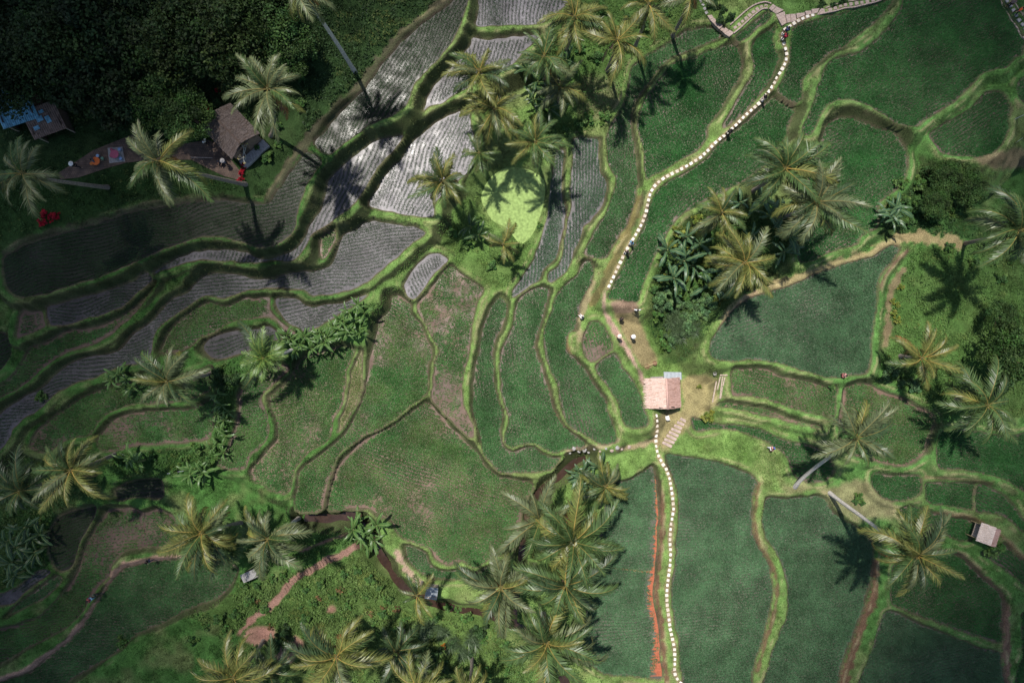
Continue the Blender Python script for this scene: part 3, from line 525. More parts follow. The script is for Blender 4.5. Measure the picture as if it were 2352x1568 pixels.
for i, (z, kind, ang, dens, pl) in enumerate(PAD):
    wp = WP[i]; col, mk = SOIL[kind]; c0 = wp.mean(0)
    f = .85 + .3 * random.random()
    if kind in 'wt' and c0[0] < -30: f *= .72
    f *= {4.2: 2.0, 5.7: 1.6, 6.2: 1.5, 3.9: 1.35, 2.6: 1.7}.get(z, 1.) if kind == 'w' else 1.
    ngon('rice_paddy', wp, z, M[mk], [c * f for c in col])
    pitch, inrow, hgt, rc, spr, wid = RICE[kind]
    
    if kind in 'gb' and c0[0] > 20: rc = tuple(np.array(rc) * (np.array([.6,.86,.66]) if kind == 'g' else 1.))
    lo, hi = wp.min(0), wp.max(0); r_ = np.hypot(*(hi - lo)) / 2 + 1; cc = (lo + hi) / 2
    th = -R(ang)                    # map angle (clockwise on the sheet)
    u = np.arange(-r_, r_, inrow); w = np.arange(-r_, r_, pitch); U, W = np.meshgrid(u, w)
    U = U + (rng.random(U.shape) - .5) * inrow * .5; wig = (vn(U, W, 4., i) - .5) * 1.4
    W = W + (rng.random(U.shape) - .5) * pitch * .3 + wig
    px = cc[0] + U * math.cos(th) - W * math.sin(th); py = cc[1] + U * math.sin(th) + W * math.cos(th)
    px, py = px.ravel(), py.ravel()
    k = (np.abs(px) < 67) & (np.abs(py) < 46); px, py = px[k], py[k]
    if not len(px): continue
    k = inside(wp, px, py) & (near(px, py) < -.1 - (.32 if kind in 'tws' else .12) * sstep(.45, .75, vn(px, py, 5., i + 3))); px, py = px[k], py[k]
    nse = fbm(px, py, 7. if kind == 't' else 3.2, i * 7 + 1) + (rng.random(len(px)) - .5) * .22
    thr = {'w': .0, 'd': .0, 's': .05, 't': .27, 'g': .0, 'b': -.1, 'y': .1}[kind]
    keep = nse > thr + (1 - min(dens, 1.)) * .42 - max(dens - 1, 0) * .1
    thin = ~keep & (rng.random(len(px)) < (.5 if kind == 't' else .2)); keep |= thin & (kind not in 'wd'); smallp = np.where(thin, .62, 1.)
    if kind == 'w': keep = (rng.random(len(px)) < .93) & (nse > (1 - dens) * .5)
    if abs(np.mean(pl, 0)[0] - 1440) < 40 and kind == 'b':
        mx_, my_ = px / (S * (H - z) / H) + 1176, 784 - py / (S * (H - z) / H)
        edge = np.interp(my_, [1090,1118,1162,1232,1298,1345,1395,1438,1512,1552], [1503,1506,1504,1499,1499,1487,1490,1501,1503,1494]); keep &= mx_ < edge + (rng.random(len(px)) ** 2) * 26 - 12
    px, py, nse, smallp = px[keep], py[keep], nse[keep], smallp[keep]
    if kind in 'gb': hs = hgt * (.75 + .5 * fbm(px, py, 6, i + 40))
    else: hs = hgt * (.7 + .7 * np.clip(nse - .2, 0, 1))
    hs = hs * smallp
    cl = np.array(rc)[None] * (.62 + .5 * fbm(px, py, 8., i + 60)[:, None] + .28 * fbm(px, py, 2., i + 61)[:, None])
    if kind in 't': 
        q = sstep(.3, .75, fbm(px, py, 2.5, i + 80))[:, None] * .4; cl = cl * (1 - q) + np.array([.12,.17,.05]) * q
    pts = np.stack([px, py, np.full(len(px), z - .02)], 1)
    nb = 4 if kind in 'wd' else 6
    acc['rice_seedlings' if kind in 'wds' else 'rice_plants'].append(blades(pts, nb, hs, spr, wid, cl, .22))
def merge(lst):
    off = 0; Vs, Fs, Cs = [], [], []
    for V, F, Cc in lst: Vs.append(V); Fs.append(F + off); Cs.append(Cc); off += len(V)
    return np.concatenate(Vs), np.concatenate(Fs), np.concatenate(Cs)
for nm in acc:
    V, F, Cc = merge(acc[nm]); print(nm, len(F))
    o = link(nm, npmesh(nm, V, F, Cc, [M['rice']])); o['kind'] = 'stuff'
# ------------------------------------------------------------------ turf on the bunds and banks
N = 420000
px = rng.uniform(-66, 66, N); py = rng.uniform(-45, 45, N)
kd = near(px, py); k = kd > .06
fx_ = ((px + 67) / stepg).astype(int); fy_ = ((py + 46) / stepg).astype(int)
gi = g[oy:oy + 461, ox:ox + 671][fy_, fx_]; st_ = steep[oy:oy + 461, ox:ox + 671][fy_, fx_]
green = gi[:, 1] > gi[:, 0] * 1.12
k &= (fbm(px, py, 1.7, 77) > .36 + .12 * rng.random(N)) & green & ~((st_ > 1.2) & (rng.random(N) < .6)) & (sdist(pondw, px, py) > .1)
for wl_, z_, w_ in STW: k &= ldist(wl_, px, py) > w_ * .8
px, py = px[k], py[k]; gi = gi[k]
zz = hz(px, py)
k = (sdist(yardw, px, py) > .1); px, py, zz, gi = px[k], py[k], zz[k], gi[k]
V, F, Cc = blades(np.stack([px, py, zz - .02], 1), 3, .19 * (.25 + 1.5 * fbm(px, py, 1.6, 90) ** 1.5 * 1.5), .85, .06, gi * 1.15, .4)
print('turf', len(F)); o = link('grass', npmesh('grass', V, F, Cc, [M['grass']])); o['kind'] = 'stuff'
# ------------------------------------------------------------------ leafy undergrowth
parts = []
for q, (pl, de, ls, col, hh) in enumerate(UNDER):
    sp = smooth(pl); lo, hi = sp.min(0), sp.max(0); ar = (hi - lo).prod() * S * S
    n_ = int(ar * de); fx = rng.uniform(lo[0], hi[0], n_); fy = rng.uniform(lo[1], hi[1], n_)
    k = inside(sp, fx, fy); fx, fy = fx[k], fy[k]
    x, y = up(fx, fy, 2.5); x, y = up(fx, fy, hz(x, y))
    k = near(x, y) > .35; x, y = x[k], y[k]
    for wl_, z_, w_ in STW:
        k = ldist(wl_, x, y) > w_ * .9; x, y = x[k], y[k]
    k = (sdist(pondw, x, y) > .1 - 1.5 * sstep(.4, .75, vn(x, y, 1.3, 44))) & (sdist(yardw, x, y) > .2); x, y = x[k], y[k]
    gi = g[oy:oy + 461, ox:ox + 671][((y + 46) / stepg).clip(0, 460).astype(int), ((x + 67) / stepg).clip(0, 670).astype(int)]
    k = (gi[:, 1] > gi[:, 0] * 1.05) & (fbm(x, y, 1.8, q + 5) > .34); x, y = x[k], y[k]
    hn = fbm(x, y, 1.5, q + 33); z = hz(x, y) + hh * np.clip((hn - .25) * 1.9, .04, 1.3) * (.35 + .65 * rng.random(len(x)))
    tn = fbm(x, y, 2.2, q + 50)[:, None]; c = np.array(col)[None] * (.55 + .9 * tn); yl = sstep(.5, .75, fbm(x, y, 1.3, q + 70))[:, None] * .5
    c = c * (1 - yl) + np.array([.14,.16,.04]) * yl
    parts.append(leafcards(np.stack([x, y, z], 1), ls, c))
V, F, Cc = merge(parts); print('undergrowth', len(F)); o = link('undergrowth', npmesh('undergrowth', V, F, Cc, [M['leaf']])); o['kind'] = 'stuff'
# ------------------------------------------------------------------ pond and streams
o = ngon('pond', pondw, 1.72, M['duckweed'])
for wl_, z_, w_ in STW:
    Ls, Rs = [], []
    for i in range(len(wl_)):
        t = wl_[min(i + 1, len(wl_) - 1)] - wl_[max(i - 1, 0)]; t = t / np.linalg.norm(t); nn = np.array([-t[1], t[0]]) * w_ * 1.5
        Ls.append((*(wl_[i] + nn), z_)); Rs.append((*(wl_[i] - nn), z_))
    n_ = len(wl_); V = np.array(Ls + Rs); F = np.array([(i, n_ + i, n_ + i + 1, i + 1) for i in range(n_ - 1)])
    o = link('stream', npmesh('stream', V, F, None, [M['stream']])); o['kind'] = 'structure'; o.color = (.04,.024,.018,1)
# orange mud along the edge of the paddy beside the stepping stones
zo = 1.0; eg = [(1505,1090),(1509,1118),(1513,1162),(1512,1232),(1508,1298),(1502,1345),(1505,1395),(1515,1438),(1518,1512),(1524,1552)]
ws = [3,6,10,13,10,16,19,16,24,32]
eg = smooth(eg, 26, False); ww = np.interp(np.linspace(0, 1, len(eg)), np.linspace(0, 1, len(ws)), ws)
inner = [(a - w * (.4 + .7 * random.random()), b) for (a, b), w in zip(eg, ww)]
me = bpy.data.meshes.new('mud'); vs = [(*up(a + 2, b, zo), zo + .006) for a, b in eg] + [(*up(a, b, zo), zo + .006) for a, b in inner]
n_ = len(eg); me.from_pydata(vs, [], [(i, i + 1, n_ + i + 1, n_ + i) for i in range(n_ - 1)]); me.materials.append(M['orangemud'])
o = link('mud', me); o['kind'] = 'structure'
lo_ = smooth([(1400,1303),(1440,1307),(1470,1311),(1503,1313)], 6, False); me = bpy.data.meshes.new('mud')
vs = [(*up(a, b - 1 - .02 * (a - 1400), zo), zo + .008) for a, b in lo_] + [(*up(a, b + 1 + .02 * (a - 1400), zo), zo + .008) for a, b in lo_]; n_ = len(lo_)
me.from_pydata(vs, [], [(i, i + 1, n_ + i + 1, n_ + i) for i in range(n_ - 1)]); me.materials.append(M['orangemud']); o = link('mud', me); o['kind'] = 'structure'
# brick yard
ngon('yard', yardw, 8.82, M['brick'])
# ------------------------------------------------------------------ palms
def frond_mesh(name, L_=4.2, e1=1.25, lat=.35, npair=52, ll=1.02, droop=.75, col=(.1,.14,.04), rib=(.42,.3,.07), seed=0, dead=False):
    r = np.random.default_rng(seed); n = 26; t = np.linspace(0, 1, n)
    ang = -e1 * t ** 1.5; yaw = lat * t ** 1.4; ds = L_ / (n - 1)
    dx = np.cos(ang) * np.cos(yaw); dy = np.cos(ang) * np.sin(yaw); dz = np.sin(ang)
    Pt = np.stack([np.cumsum(dx), np.cumsum(dy), np.cumsum(dz)], 1) * ds; Pt -= Pt[0]
    T_ = np.stack([dx, dy, dz], 1)
    mb_v, mb_f, mb_c = [], [], []
    rad = .03 * (1 - t) + .008
    up_ = np.array([0, 0, 1.]); prev = None
    for i in range(n):                                             # rachis: four-sided tapered rib
        s = np.cross(T_[i], up_); s /= np.linalg.norm(s); u_ = np.cross(s, T_[i])
        for a, b in ((1, 0), (0, 1), (-1, 0), (0, -1)): mb_v.append(Pt[i] + (s * a + u_ * b) * rad[i]); mb_c.append(np.array(rib) * (1 - .35 * t[i]) + np.array(col) * .35 * t[i])
    for i in range(n - 1):
        for k in range(4): mb_f.append((i*4+k, i*4+(k+1)%4, i*4+4+(k+1)%4, i*4+4+k))
    for j in range(npair):
        tt = .10 + .9 * (j + .5) / npair; q = tt * (n - 1); i = int(min(q, n - 2)); f = q - i
        p0 = Pt[i] * (1 - f) + Pt[i + 1] * f; tv = T_[i]
        s = np.cross(tv, up_); s /= np.linalg.norm(s); u_ = np.cross(s, tv)
        ln = ll * (math.sin(math.pi * min(1, .16 + .80 * tt)) ** .8)
        for sg in (1, -1):
            if r.random() < (.35 if dead else .07): continue
            sw = .45 + .5 * tt + r.normal() * .09; dr = droop + r.normal() * .2 + (.3 if sg > 0 else -.15) * lat
            d0 = s * sg * math.cos(sw) * math.cos(dr * .5) + tv * math.sin(sw) - up_ * math.sin(dr * .5) * 1.0 + u_ * .08
            d0 /= np.linalg.norm(d0); d1 = s * sg * math.cos(sw) * math.cos(dr) * .8 + tv * math.sin(sw) * .8 - up_ * math.sin(dr) * 1.15; d1 /= np.linalg.norm(d1)
            l2 = ln * (1 + r.normal() * .13); pm = p0 + d0 * l2 * .5; pe = pm + d1 * l2 * .5
            w = np.cross(d0, u_); w = tv * .05 * (1.15 - .4 * tt); o_ = len(mb_v)
            mb_v += [p0 - w, p0 + w, pm + w * .95, pm - w * .95, pe]
            cc = np.array(col) * (.6 + .8 * r.random()); ce = cc * .6 + np.array([.2, .15, .05]) * .15
            mb_c += [cc, cc, cc, cc, ce]; mb_f += [(o_, o_+1, o_+2, o_+3), (o_+3, o_+2, o_+4, o_+4)]
    me = bpy.data.meshes.new(name); me.from_pydata([tuple(v) for v in mb_v], [], [tuple(dict.fromkeys(f)) for f in mb_f])
    at = me.attributes.new('tint', 'FLOAT_COLOR', 'POINT'); c4 = np.ones((len(mb_v), 4), np.float32); c4[:, :3] = mb_c; at.data.foreach_set('color', c4.ravel())
    me.materials.append(M['frond']); return me
M['heart'] = mat('palm_crown_heart', (.09,.085,.03), .8, 8., .4)
TONES = {'g': ((.062,.108,.032), (.26,.21,.06)), 'y': ((.125,.14,.036), (.42,.29,.08)), 'p': ((.10,.125,.055), (.28,.22,.08)), 'd': ((.04,.07,.026), (.22,.17,.05)), 'r': ((.26,.12,.05), (.5,.22,.06))}
FR = {}
for tn, (c, rb) in TONES.items():
    FR[tn] = [frond_mesh('frond', e1=(.9,1.2,1.5,1.75,2.0,2.2,1.3,1.65)[v], lat=(.6, -.7, .25, -.95, 1.1, -.2, .9, -.5)[v], droop=(.6,.75,.9,1.05,.7,1.2,.5,.95)[v], col=c, rib=rb, seed=v * 7 + ord(tn)) for v in range(8)]
FR['dead'] = [frond_mesh('frond', L_=3.6, e1=1.0, lat=.3 * (-1) ** v, npair=28, ll=.6, droop=1.2, col=(.2,.12,.085), rib=(.3,.2,.14), seed=90 + v, dead=True) for v in range(2)]
prng = random.Random(11)
def palm(cx, cy, h, size, base, nf, tone, label, group, bark='bark', old=.18, kind='coconut palm'):
    z0 = 2.0
    if base is not None:
        b0 = gnd(*base)
    else:
        b0 = None
        for _ in range(6):
            x, y = up(cx, cy, z0 + h); bx, by = x * 1.03 + prng.uniform(-.4, .4), y * 1.03 + prng.uniform(-.4, .4); z0 = float(hz(bx, by))
        b0 = Vector((bx, by, z0))
    zc = b0.z + h; x, y = up(cx, cy, zc); top = Vector((x, y, zc)) - b0
    size *= 1.28 if 1130 < cx < 1330 and cy > 1150 else (.94 if cx < 700 and cy < 450 or 950 < cx < 1260 and cy < 600 else 1.08)
    root = thing('palm_tree', label, 'palm tree', b0, 0, group)
    n_ = 14; pts = []; horiz = Vector((top.x, top.y, 0))
    for i in range(n_):
        t = i / (n_ - 1); pts.append(horiz * (t ** .85 if base else t) + Vector((0, 0, h * t)) + Vector((math.sin(t * 3.1) * .12, math.cos(t * 2.3) * .12 - .12, 0)))
    pts[-1] = top.copy()
    rr = [.23 * (1 - .42 * i / (n_ - 1)) * (1.25 if i == 0 else 1) * (1 + .05 * (i % 2)) * max(.55, min(1, size)) for i in range(n_)]
    m = MB().tube([pts[0] - Vector((0, 0, .5))] + pts, [rr[0] * 1.2] + rr, 9)
    link('trunk', m.mesh('trunk', M[bark], True), root)
    link('crown_heart', MB().lathe([(.13, -.25), (.26, 0), (.2, .28), (.05, .6)], 9, 0, tuple(top)).mesh('crown_heart', M['heart'], True), root)
    a = prng.random() * 6.28; nf = int(nf * prng.uniform(1.15, 1.5)); big = prng.random() * 6.28; old = old * prng.choice((.4, 1., 1.8))
    for k in range(nf):
        f = k / (nf - 1); a += 2.39996 + prng.uniform(-.45, .45)
        el = 1.25 - 1.45 * f ** .8 + prng.uniform(-.2, .2)
        tn = tone
        if prng.random() < .38: tn = prng.choice('gypd' if tone != 'd' else 'gd')
        if f > .85 and prng.random() < old * 1.6: tn = 'r' if prng.random() < .55 else 'dead'
        elif f > .8 and prng.random() < old: tn = 'dead'
        red = ('orange frond' in label or 'reddish' in label) and k == nf - 4
        if red: tn = 'r'
        if tn in ('dead', 'r') and not red: el = -.55 - prng.random() * .4
        me = prng.choice(FR[tn]); s = size * (.66 + .38 * math.sin(math.pi * (.15 + .7 * f))) * prng.uniform(.82, 1.12) * (1 + .13 * math.cos(a - big))
        link('frond', me, root, top + Vector((0, 0, .32 - .25 * f)), (prng.uniform(-.3, .3), -el, a), (s, s * prng.choice((1, -1)), s))
    return root
CP = 'coconut palms among the terraces'
for row in [
 (367,373,15,1.12,(563,423),15,'p','tall coconut palm with glossy fronds over the brick yard, beside its pale leaning trunk','bark'),
 (57,400,14,1.12,(248,430),15,'p','large coconut palm below the blue tin shed at the left edge','bark'),
 (618,207,13,1.1,(622,312),17,'p','coconut palm behind the grey thatched house, its fronds over the roof corner','bark'),
 (686,-34,17,1.05,(815,165),18,'y','palm with the long bare curved grey trunk above the upper flooded paddy','barkpale'),
 (1101,167,9,1.0,None,18,'y','uppermost yellowish palm at the edge of the pale flooded paddies','bark'),
 (1135,250,9,1.05,None,18,'y','yellow green palm between the uppermost paddy palm and the duckweed pond','bark'),
 (1229,327,9,.98,None,17,'g','palm standing just above the duckweed pond','bark'),
 (1018,417,8,.95,None,19,'y','bushy palm with a reddish hanging frond left of the duckweed pond','bark'),
 (1101,353,6,.72,None,13,'g','small low palm squeezed between bigger palms left of the pond','bark'),
 (1249,133,10,1.0,None,16,'g','dark green palm over banana leaves in the upper grove','bark'),
 (1286,203,7,.85,None,13,'p','pale low palm beside the bare patch in the upper grove','bark'),
 (1319,43,10,.95,None,15,'y','palm near the top edge above the hedge of the flooded paddy','bark'),
 (1416,95,11,.92,None,13,'y','open yellow palm on the slope above the green strip paddy','bark'),
 (1489,12,12,.85,None,12,'y','palm cut by the top edge between two other palms','bark'),
 (1588,-14,12,.85,None,13,'y','palm at the top edge beside the grey stone steps','bark'),
 (1800,388,11,1.12,None,18,'g','upper palm of the pair beside the dark green paddy','bark'),
 (1871,466,11,1.15,None,18,'p','lower right palm of the pair beside the dark green paddy','bark'),
 (1656,489,7,.85,None,12,'y','young yellow palm at the upper end of the banana ravine','bark'),
 (1709,604,10,1.15,None,18,'y','big golden ribbed palm leaning over the ravine of banana plants','bark'),
 (1155,562,5,.72,None,10,'y','small dry looking palm below the duckweed pond','bark'),
 (387,876,9,1.0,(487,857),16,'p','lone palm over the left terraces with its trunk lying to the right','bark'),
 (167,1078,10,1.1,None,15,'y','golden palm at the lower left, upper one of its pair','bark'),
 (50,1125,9,.95,None,14,'d','dark palm at the left edge below the golden one','bark'),
 (467,1222,10,1.12,(553,1200),19,'y','bronze palm over the brown field path end','bark'),
 (618,1235,11,1.08,(685,1190),18,'p','palm with grey trunk beside the dark water channel','barkpale'),
 (1242,1192,10,1.08,None,17,'p','back palm of the lower grove, nearest the stream mouth','bark'),
 (1316,1242,12,1.15,None,19,'g','tall palm casting its shadow on the orange edged paddy','bark'),
 (1299,1342,12,1.15,None,19,'g','middle palm of the column beside the blue green paddy','bark'),
 (1256,1472,11,1.18,None,20,'g','lowest full palm of the column beside the blue green paddy','bark'),
 (1151,1345,10,1.08,None,16,'p','palm at the right end of the narrow stubble paddy','bark'),
 (1389,1116,4.5,.82,None,15,'y','small bright palm beside blue green banana leaves at the stepping path','bark'),
 (775,1505,12,1.3,None,20,'y','largest palm on the grassy slope at the bottom, bronze fronds','bark'),
 (540,1552,11,1.12,None,15,'y','palm at the bottom edge left of the earth patches','bark'),
 (622,1538,9,.85,None,10,'d','thin dark palm between two big palms at the bottom edge','bark'),
 (911,1492,7,.9,None,13,'d','dark shaded palm right of the largest slope palm','bark'),
 (958,1365,6,.7,None,8,'y','small palm leaning over the shed on the stream','bark'),
 (2101,1272,16,1.12,(1906,1132),19,'y','tall palm with a bowed white trunk throwing a star shaped shadow','barkpale'),
 (1964,1005,14,1.05,(1826,1118),17,'p','palm with a straight slanting trunk above the right hand terraces','barkpale'),
 (2264,929,8,1.15,None,15,'g','dark palm over the shaded thicket at the right edge','bark'),
 (2114,822,6,.95,None,13,'y','thin sparse palm with one orange frond on the right slope','bark'),
 (2338,530,14,1.15,(2217,559),15,'g','palm at the right edge with a grey trunk lying to the left','bark'),
 (958,1576,9,.9,None,12,'y','palm tip at the bottom edge below the dark shaded palm','bark'),
 (1075,1590,10,.9,None,12,'y','palm tip cut by the bottom edge in the fern thicket','bark'),
 ]:
    palm(*row[:8], CP, row[8])
AR = [frond_mesh('frond', L_=2.1, e1=1.0, lat=.2 * v, npair=22, ll=.62, droop=.35, col=(.085,.15,.035), rib=(.25,.28,.06), seed=50 + v) for v in (-1, 0, 1)]
FRold = dict(FR); FR['g'] = AR; FR['y'] = AR; FR['p'] = AR
for cx, cy, h, b, lab in [(513,1258,5,None,'bright fan shaped areca palm beneath the bronze palm'), (608,822,6,(690,795),'areca palm in the banana row between flooded and brown paddies')]:
    palm(cx, cy, h, 1.25, b, 22, 'g', lab, 'areca palms', 'barkpale', 0)
FR.update(FRold)
# ------------------------------------------------------------------ banana plants
def banana_leaf(seed, col):
    r = np.random.default_rng(seed); n = 13; V, F, Cc = [], [], []; L_ = 2.1; p = np.zeros(3); e = .75 + r.random() * .3; y_ = 0
    for i in range(n):
        t = i / (n - 1); a = e - 1.55 * t ** 1.3
        if i: p = p + np.array([math.cos(a), .1 * math.sin(t * 3) * (1 if seed % 2 else -1), math.sin(a)]) * L_ / (n - 1)
        w = .235 * math.sin(math.pi * min(1, .03 + t * .97)) ** .55 if t > .1 else .03
        if t > .96: w = .03
        jag = 1 - (.5 * r.random() if r.random() < .5 and .2 < t < .9 else 0)
        fold = .28 + .25 * t
        for s, ww in ((-1, w * jag), (-.14, w), (0, w), (.14, w), (1, w * jag)):
            V.append(p + np.array([abs(s) * ww * .25, s * ww * math.cos(fold), -abs(s) * ww * math.sin(fold) + (.012 if s == 0 else 0)]))
            Cc.append(np.array([.26, .33, .1]) if abs(s) < .1 else np.array(col) * (.8 + .4 * r.random()))
    for i in range(n - 1):
        for k in range(4): F.append((i*5+k, i*5+k+1, i*5+6+k, i*5+5+k))
    return npmesh('leaf', np.array(V), np.array(F), np.array(Cc), [M['banana']])
BL = {'b': [banana_leaf(k, (.06,.125,.06)) for k in range(4)], 'g': [banana_leaf(k + 10, (.075,.155,.04)) for k in range(4)], 'd': [banana_leaf(k + 20, (.035,.08,.028)) for k in range(3)]}
stemm = MB().tube([(0, 0, -.3), (0.02, 0, .7), (0, .02, 1.6), (0, 0, 2.0)], [.15, .13, .09, .05], 8).mesh('stem', mat('banana_stem', (.2,.22,.09), .7, 8., .4), True)
def banana(fx, fy, s, tone, label, group):
    b0 = gnd(fx, fy, 1.6 * s); root = thing('banana_plant', label, 'banana plant', b0, 0, group); link('stem', stemm, root, (0, 0, 0), None, (s, s, s))
    a = prng.random() * 6.28; nl = prng.randint(6, 9)
    for k in range(nl):
        a += 2.39996 + prng.uniform(-.75, .75); f = k / nl; q = s * prng.uniform(.62, 1.18)
        link('leaf', prng.choice(BL[tone]), root, (0, 0, (1.95 - .5 * f) * s), (prng.uniform(-.5, .5), .75 * f - .45 + prng.uniform(-.2, .2), a), q)
def bananas(txt, tone, label, group, s=1.):
    v = [float(q) for q in txt.replace(',', ' ').split()]
    for x, y in zip(v[::2], v[1::2]): banana(x, y, s * prng.uniform(.85, 1.12), tone, label, group)
bananas("645,786 668,778 690,790 700,772 722,770 738,762 745,785 765,752 780,735 792,770 802,718 815,740 822,703 838,720 828,765 655,808 715,798 630,800 680,805 735,790 750,775 775,755 800,760 790,740 660,770 612,840 590,850 570,855", 'g', 'banana plant in the leafy row dividing flooded and brown paddies', 'banana row between the left terraces', .74)
bananas("295,870 272,862 305,888 258,872", 'g', 'banana plant on the terrace bank left of the lone palm', 'bananas by the lone palm', .8)
bananas("500,905 510,930 498,952 515,965 508,985 520,1000 500,1020 515,1040 525,945 488,1030", 'g', 'banana plant in the upright hedge left of the dark brown paddy', 'upright banana hedge', .62)
bananas("1546,640 1532,575 1590,610 1605,560 1660,620 1575,545 1630,655 1570,600", 'b', 'broad leaved banana plant in the ravine beside the stepping stone paddy', 'ravine bananas', 1.15)
bananas("1700,465 1745,455 1765,495 1795,500 1800,580 1812,545 1720,545", 'b', 'banana plant under the palm pair at the top of the ravine', 'bananas under the palm pair', 1.1)
bananas("820,1195 838,1210 852,1225 812,1215 866,1205 845,1245 830,1235 860,1240", 'g', 'bright banana plant overhanging the brown stream bend', 'stream bend bananas', 1.)
bananas("1330,1085 1348,1075 1340,1100 1362,1092 1352,1115 1378,1070", 'b', 'blue green banana plant left of the small bright palm', 'bananas by the small bright palm', .95)
bananas("60,1210 75,1235 45,1255 85,1265 30,1290 62,1290 20,1240 95,1225 35,1320", 'd', 'dark banana plant in the thicket at the lower left edge', 'lower left banana thicket', 1.05)
bananas("1215,165 1235,190 1255,215 1280,165 1300,140 1228,230 1262,250", 'd', 'dark banana plant under the palms of the upper grove', 'upper grove bananas', 1.05)
bananas("450,1075 470,1085 440,1090 320,1060 300,1048", 'g', 'banana plant below the flooded left terraces', 'bananas below left terraces', .95)
bananas("1080,520 1100,540", 'd', 'banana plant by the palm with the reddish frond', 'bananas left of the pond', .9)
bananas("2035,490 2055,480 2048,505", 'b', 'pale banana plant at the lower edge of the right hand thicket', 'bananas by the right thicket', 1.)
# ------------------------------------------------------------------ trees and shrubs
def crown_mesh(name, rad, hgt, ncl, per, ls, col, seed, hole=.0):
    global rng
    keep = rng; rng = np.random.default_rng(seed); Ps, Cs = [], []
    for k in range(ncl):
        d = rng.normal(size=3); d /= np.linalg.norm(d); d[2] = abs(d[2]) * 1.1 - .25
        rr = rad * rng.uniform(.45, 1.0); c = np.array([d[0] * rr, d[1] * rr, d[2] * hgt * .55 * rng.uniform(.6, 1) + hgt * .0])
        cr = rad * rng.uniform(.2, .36); q = rng.normal(size=(per, 3)); q /= np.linalg.norm(q, axis=1)[:, None]; q *= cr * rng.uniform(.55, 1., (per, 1)); q[:, 2] *= .75
        Ps.append(c + q); Cs.append(np.tile(np.array(col) * rng.uniform(.6, 1.45) * np.array([rng.uniform(.85, 1.3), 1, rng.uniform(.8, 1.1)]), (per, 1)))
    V, F, Cc = leafcards(np.concatenate(Ps), ls, np.concatenate(Cs), .5, .35, .6); rng = keep
    return npmesh(name, V, F, Cc, [M['leaf']])
TREES = []
for v in range(4):
    cm = crown_mesh('crown', 3.4, 4.2, (62, 48, 70, 56)[v], (130, 150, 110, 170)[v], (.30, .36, .24, .26)[v], ((.018,.04,.012), (.015,.032,.011), (.026,.05,.014), (.036,.08,.021))[v], 100 + v)
    tb = MB().tube([(0, 0, -.5), (.1, 0, 1.5), (0, .1, 3.2), (0, 0, 4.6)], [.32, .25, .2, .1], 8)
    for k in range(6):
        a = k * 1.047 + v; tb.tube([(0, 0, 2.6 + .2 * k), (math.cos(a) * 1.2, math.sin(a) * 1.2, 4. + .2 * k), (math.cos(a) * 2.3, math.sin(a) * 2.3, 5. + .1 * k)], [.11, .07, .03], 6)
    TREES.append((cm, tb.mesh('trunk', M['treebark'], True)))
def tree(fx, fy, s, v, label, group):
    b0 = gnd(fx, fy, 5 * s); r = thing('broadleaf_tree', label, 'tree', b0, prng.random() * 6.28, group, s)
    link('crown', TREES[v][0], r, (0, 0, 5.2)); link('trunk', TREES[v][1], r)
JG = 'jungle trees of the shaded corner'
for fx, fy, s, v, lab in [(40,40,1.2,0,'dark tree in the extreme upper left corner'),(125,105,1.35,2,'round crowned dark tree above the blue tin shed'),(60,150,1.1,0,'jungle tree leaning over the blue tin roof'),(215,30,1.2,1,'dark tree at the top edge, second from the corner'),(190,170,1.2,1,'deep shade tree right of the blue tin shed'),(300,90,1.05,1,'nearly black tree in the middle of the jungle corner'),
   (375,100,1.2,2,'jungle tree with a dead palm frond beside it'),(330,10,1.1,0,'dark tree at the top edge left of the green gap'),(430,25,1.15,2,'olive tree at the top edge above the dark hollow'),(455,110,1.1,0,'jungle tree in the second row, left of the palm behind the house'),(520,60,1.25,2,'big lit olive tree near the top edge'),(545,130,.9,2,'smaller olive tree just above the thatched house palm'),(610,40,1.0,3,'greener tree left of the long bare palm trunk'),(590,-15,1.0,0,'tree cut by the top edge left of the bare palm trunk'),
   (255,215,1.0,1,'shaded tree between the tin shed and the brick yard'),(345,230,.85,3,'low tree above the brick yard'),(430,265,.8,3,'rounded tree just left of the grey thatched house'),(660,110,.8,3,'leafy tree on the green bank beside the bare palm trunk'),(5,200,1.0,0,'tree at the left edge above the blue roof')]:
    tree(fx, fy, s, v, lab, JG)
RT = 'dark trees at the right edge'
for fx, fy, s, v, lab in [(2175,405,.55,3,'rounded tree left of the black gully'),(2228,430,.6,3,'dark tree at the lip of the black gully'),(2150,465,.5,3,'low leafy tree above the banana clump at the right thicket'),(2325,810,.95,3,'large soft crowned tree at the right edge'),(2300,730,.55,3,'tree in the tree shadow on the right slope')]:
    tree(fx, fy, s, v, lab, RT)
SH = {}
for nm, c in (('green', (.06,.13,.035)), ('yellow', (.13,.17,.035)), ('dark', (.032,.07,.024)), ('blue', (.07,.14,.058))):
    SH[nm] = [crown_mesh('shrub', .85, 1.0, 15, 40, .25, c, 300 + k + len(nm)) for k in range(2)]
SH['brown'] = [crown_mesh('shrub', .8, .8, 12, 40, .17, (.15,.11,.05), 410)]
SH['red'] = [crown_mesh('shrub', .7, .8, 14, 40, .16, (.34,.012,.03), 420)]
SH['orange'] = [crown_mesh('shrub', .5, .6, 10, 36, .14, (.5,.2,.02), 430)]
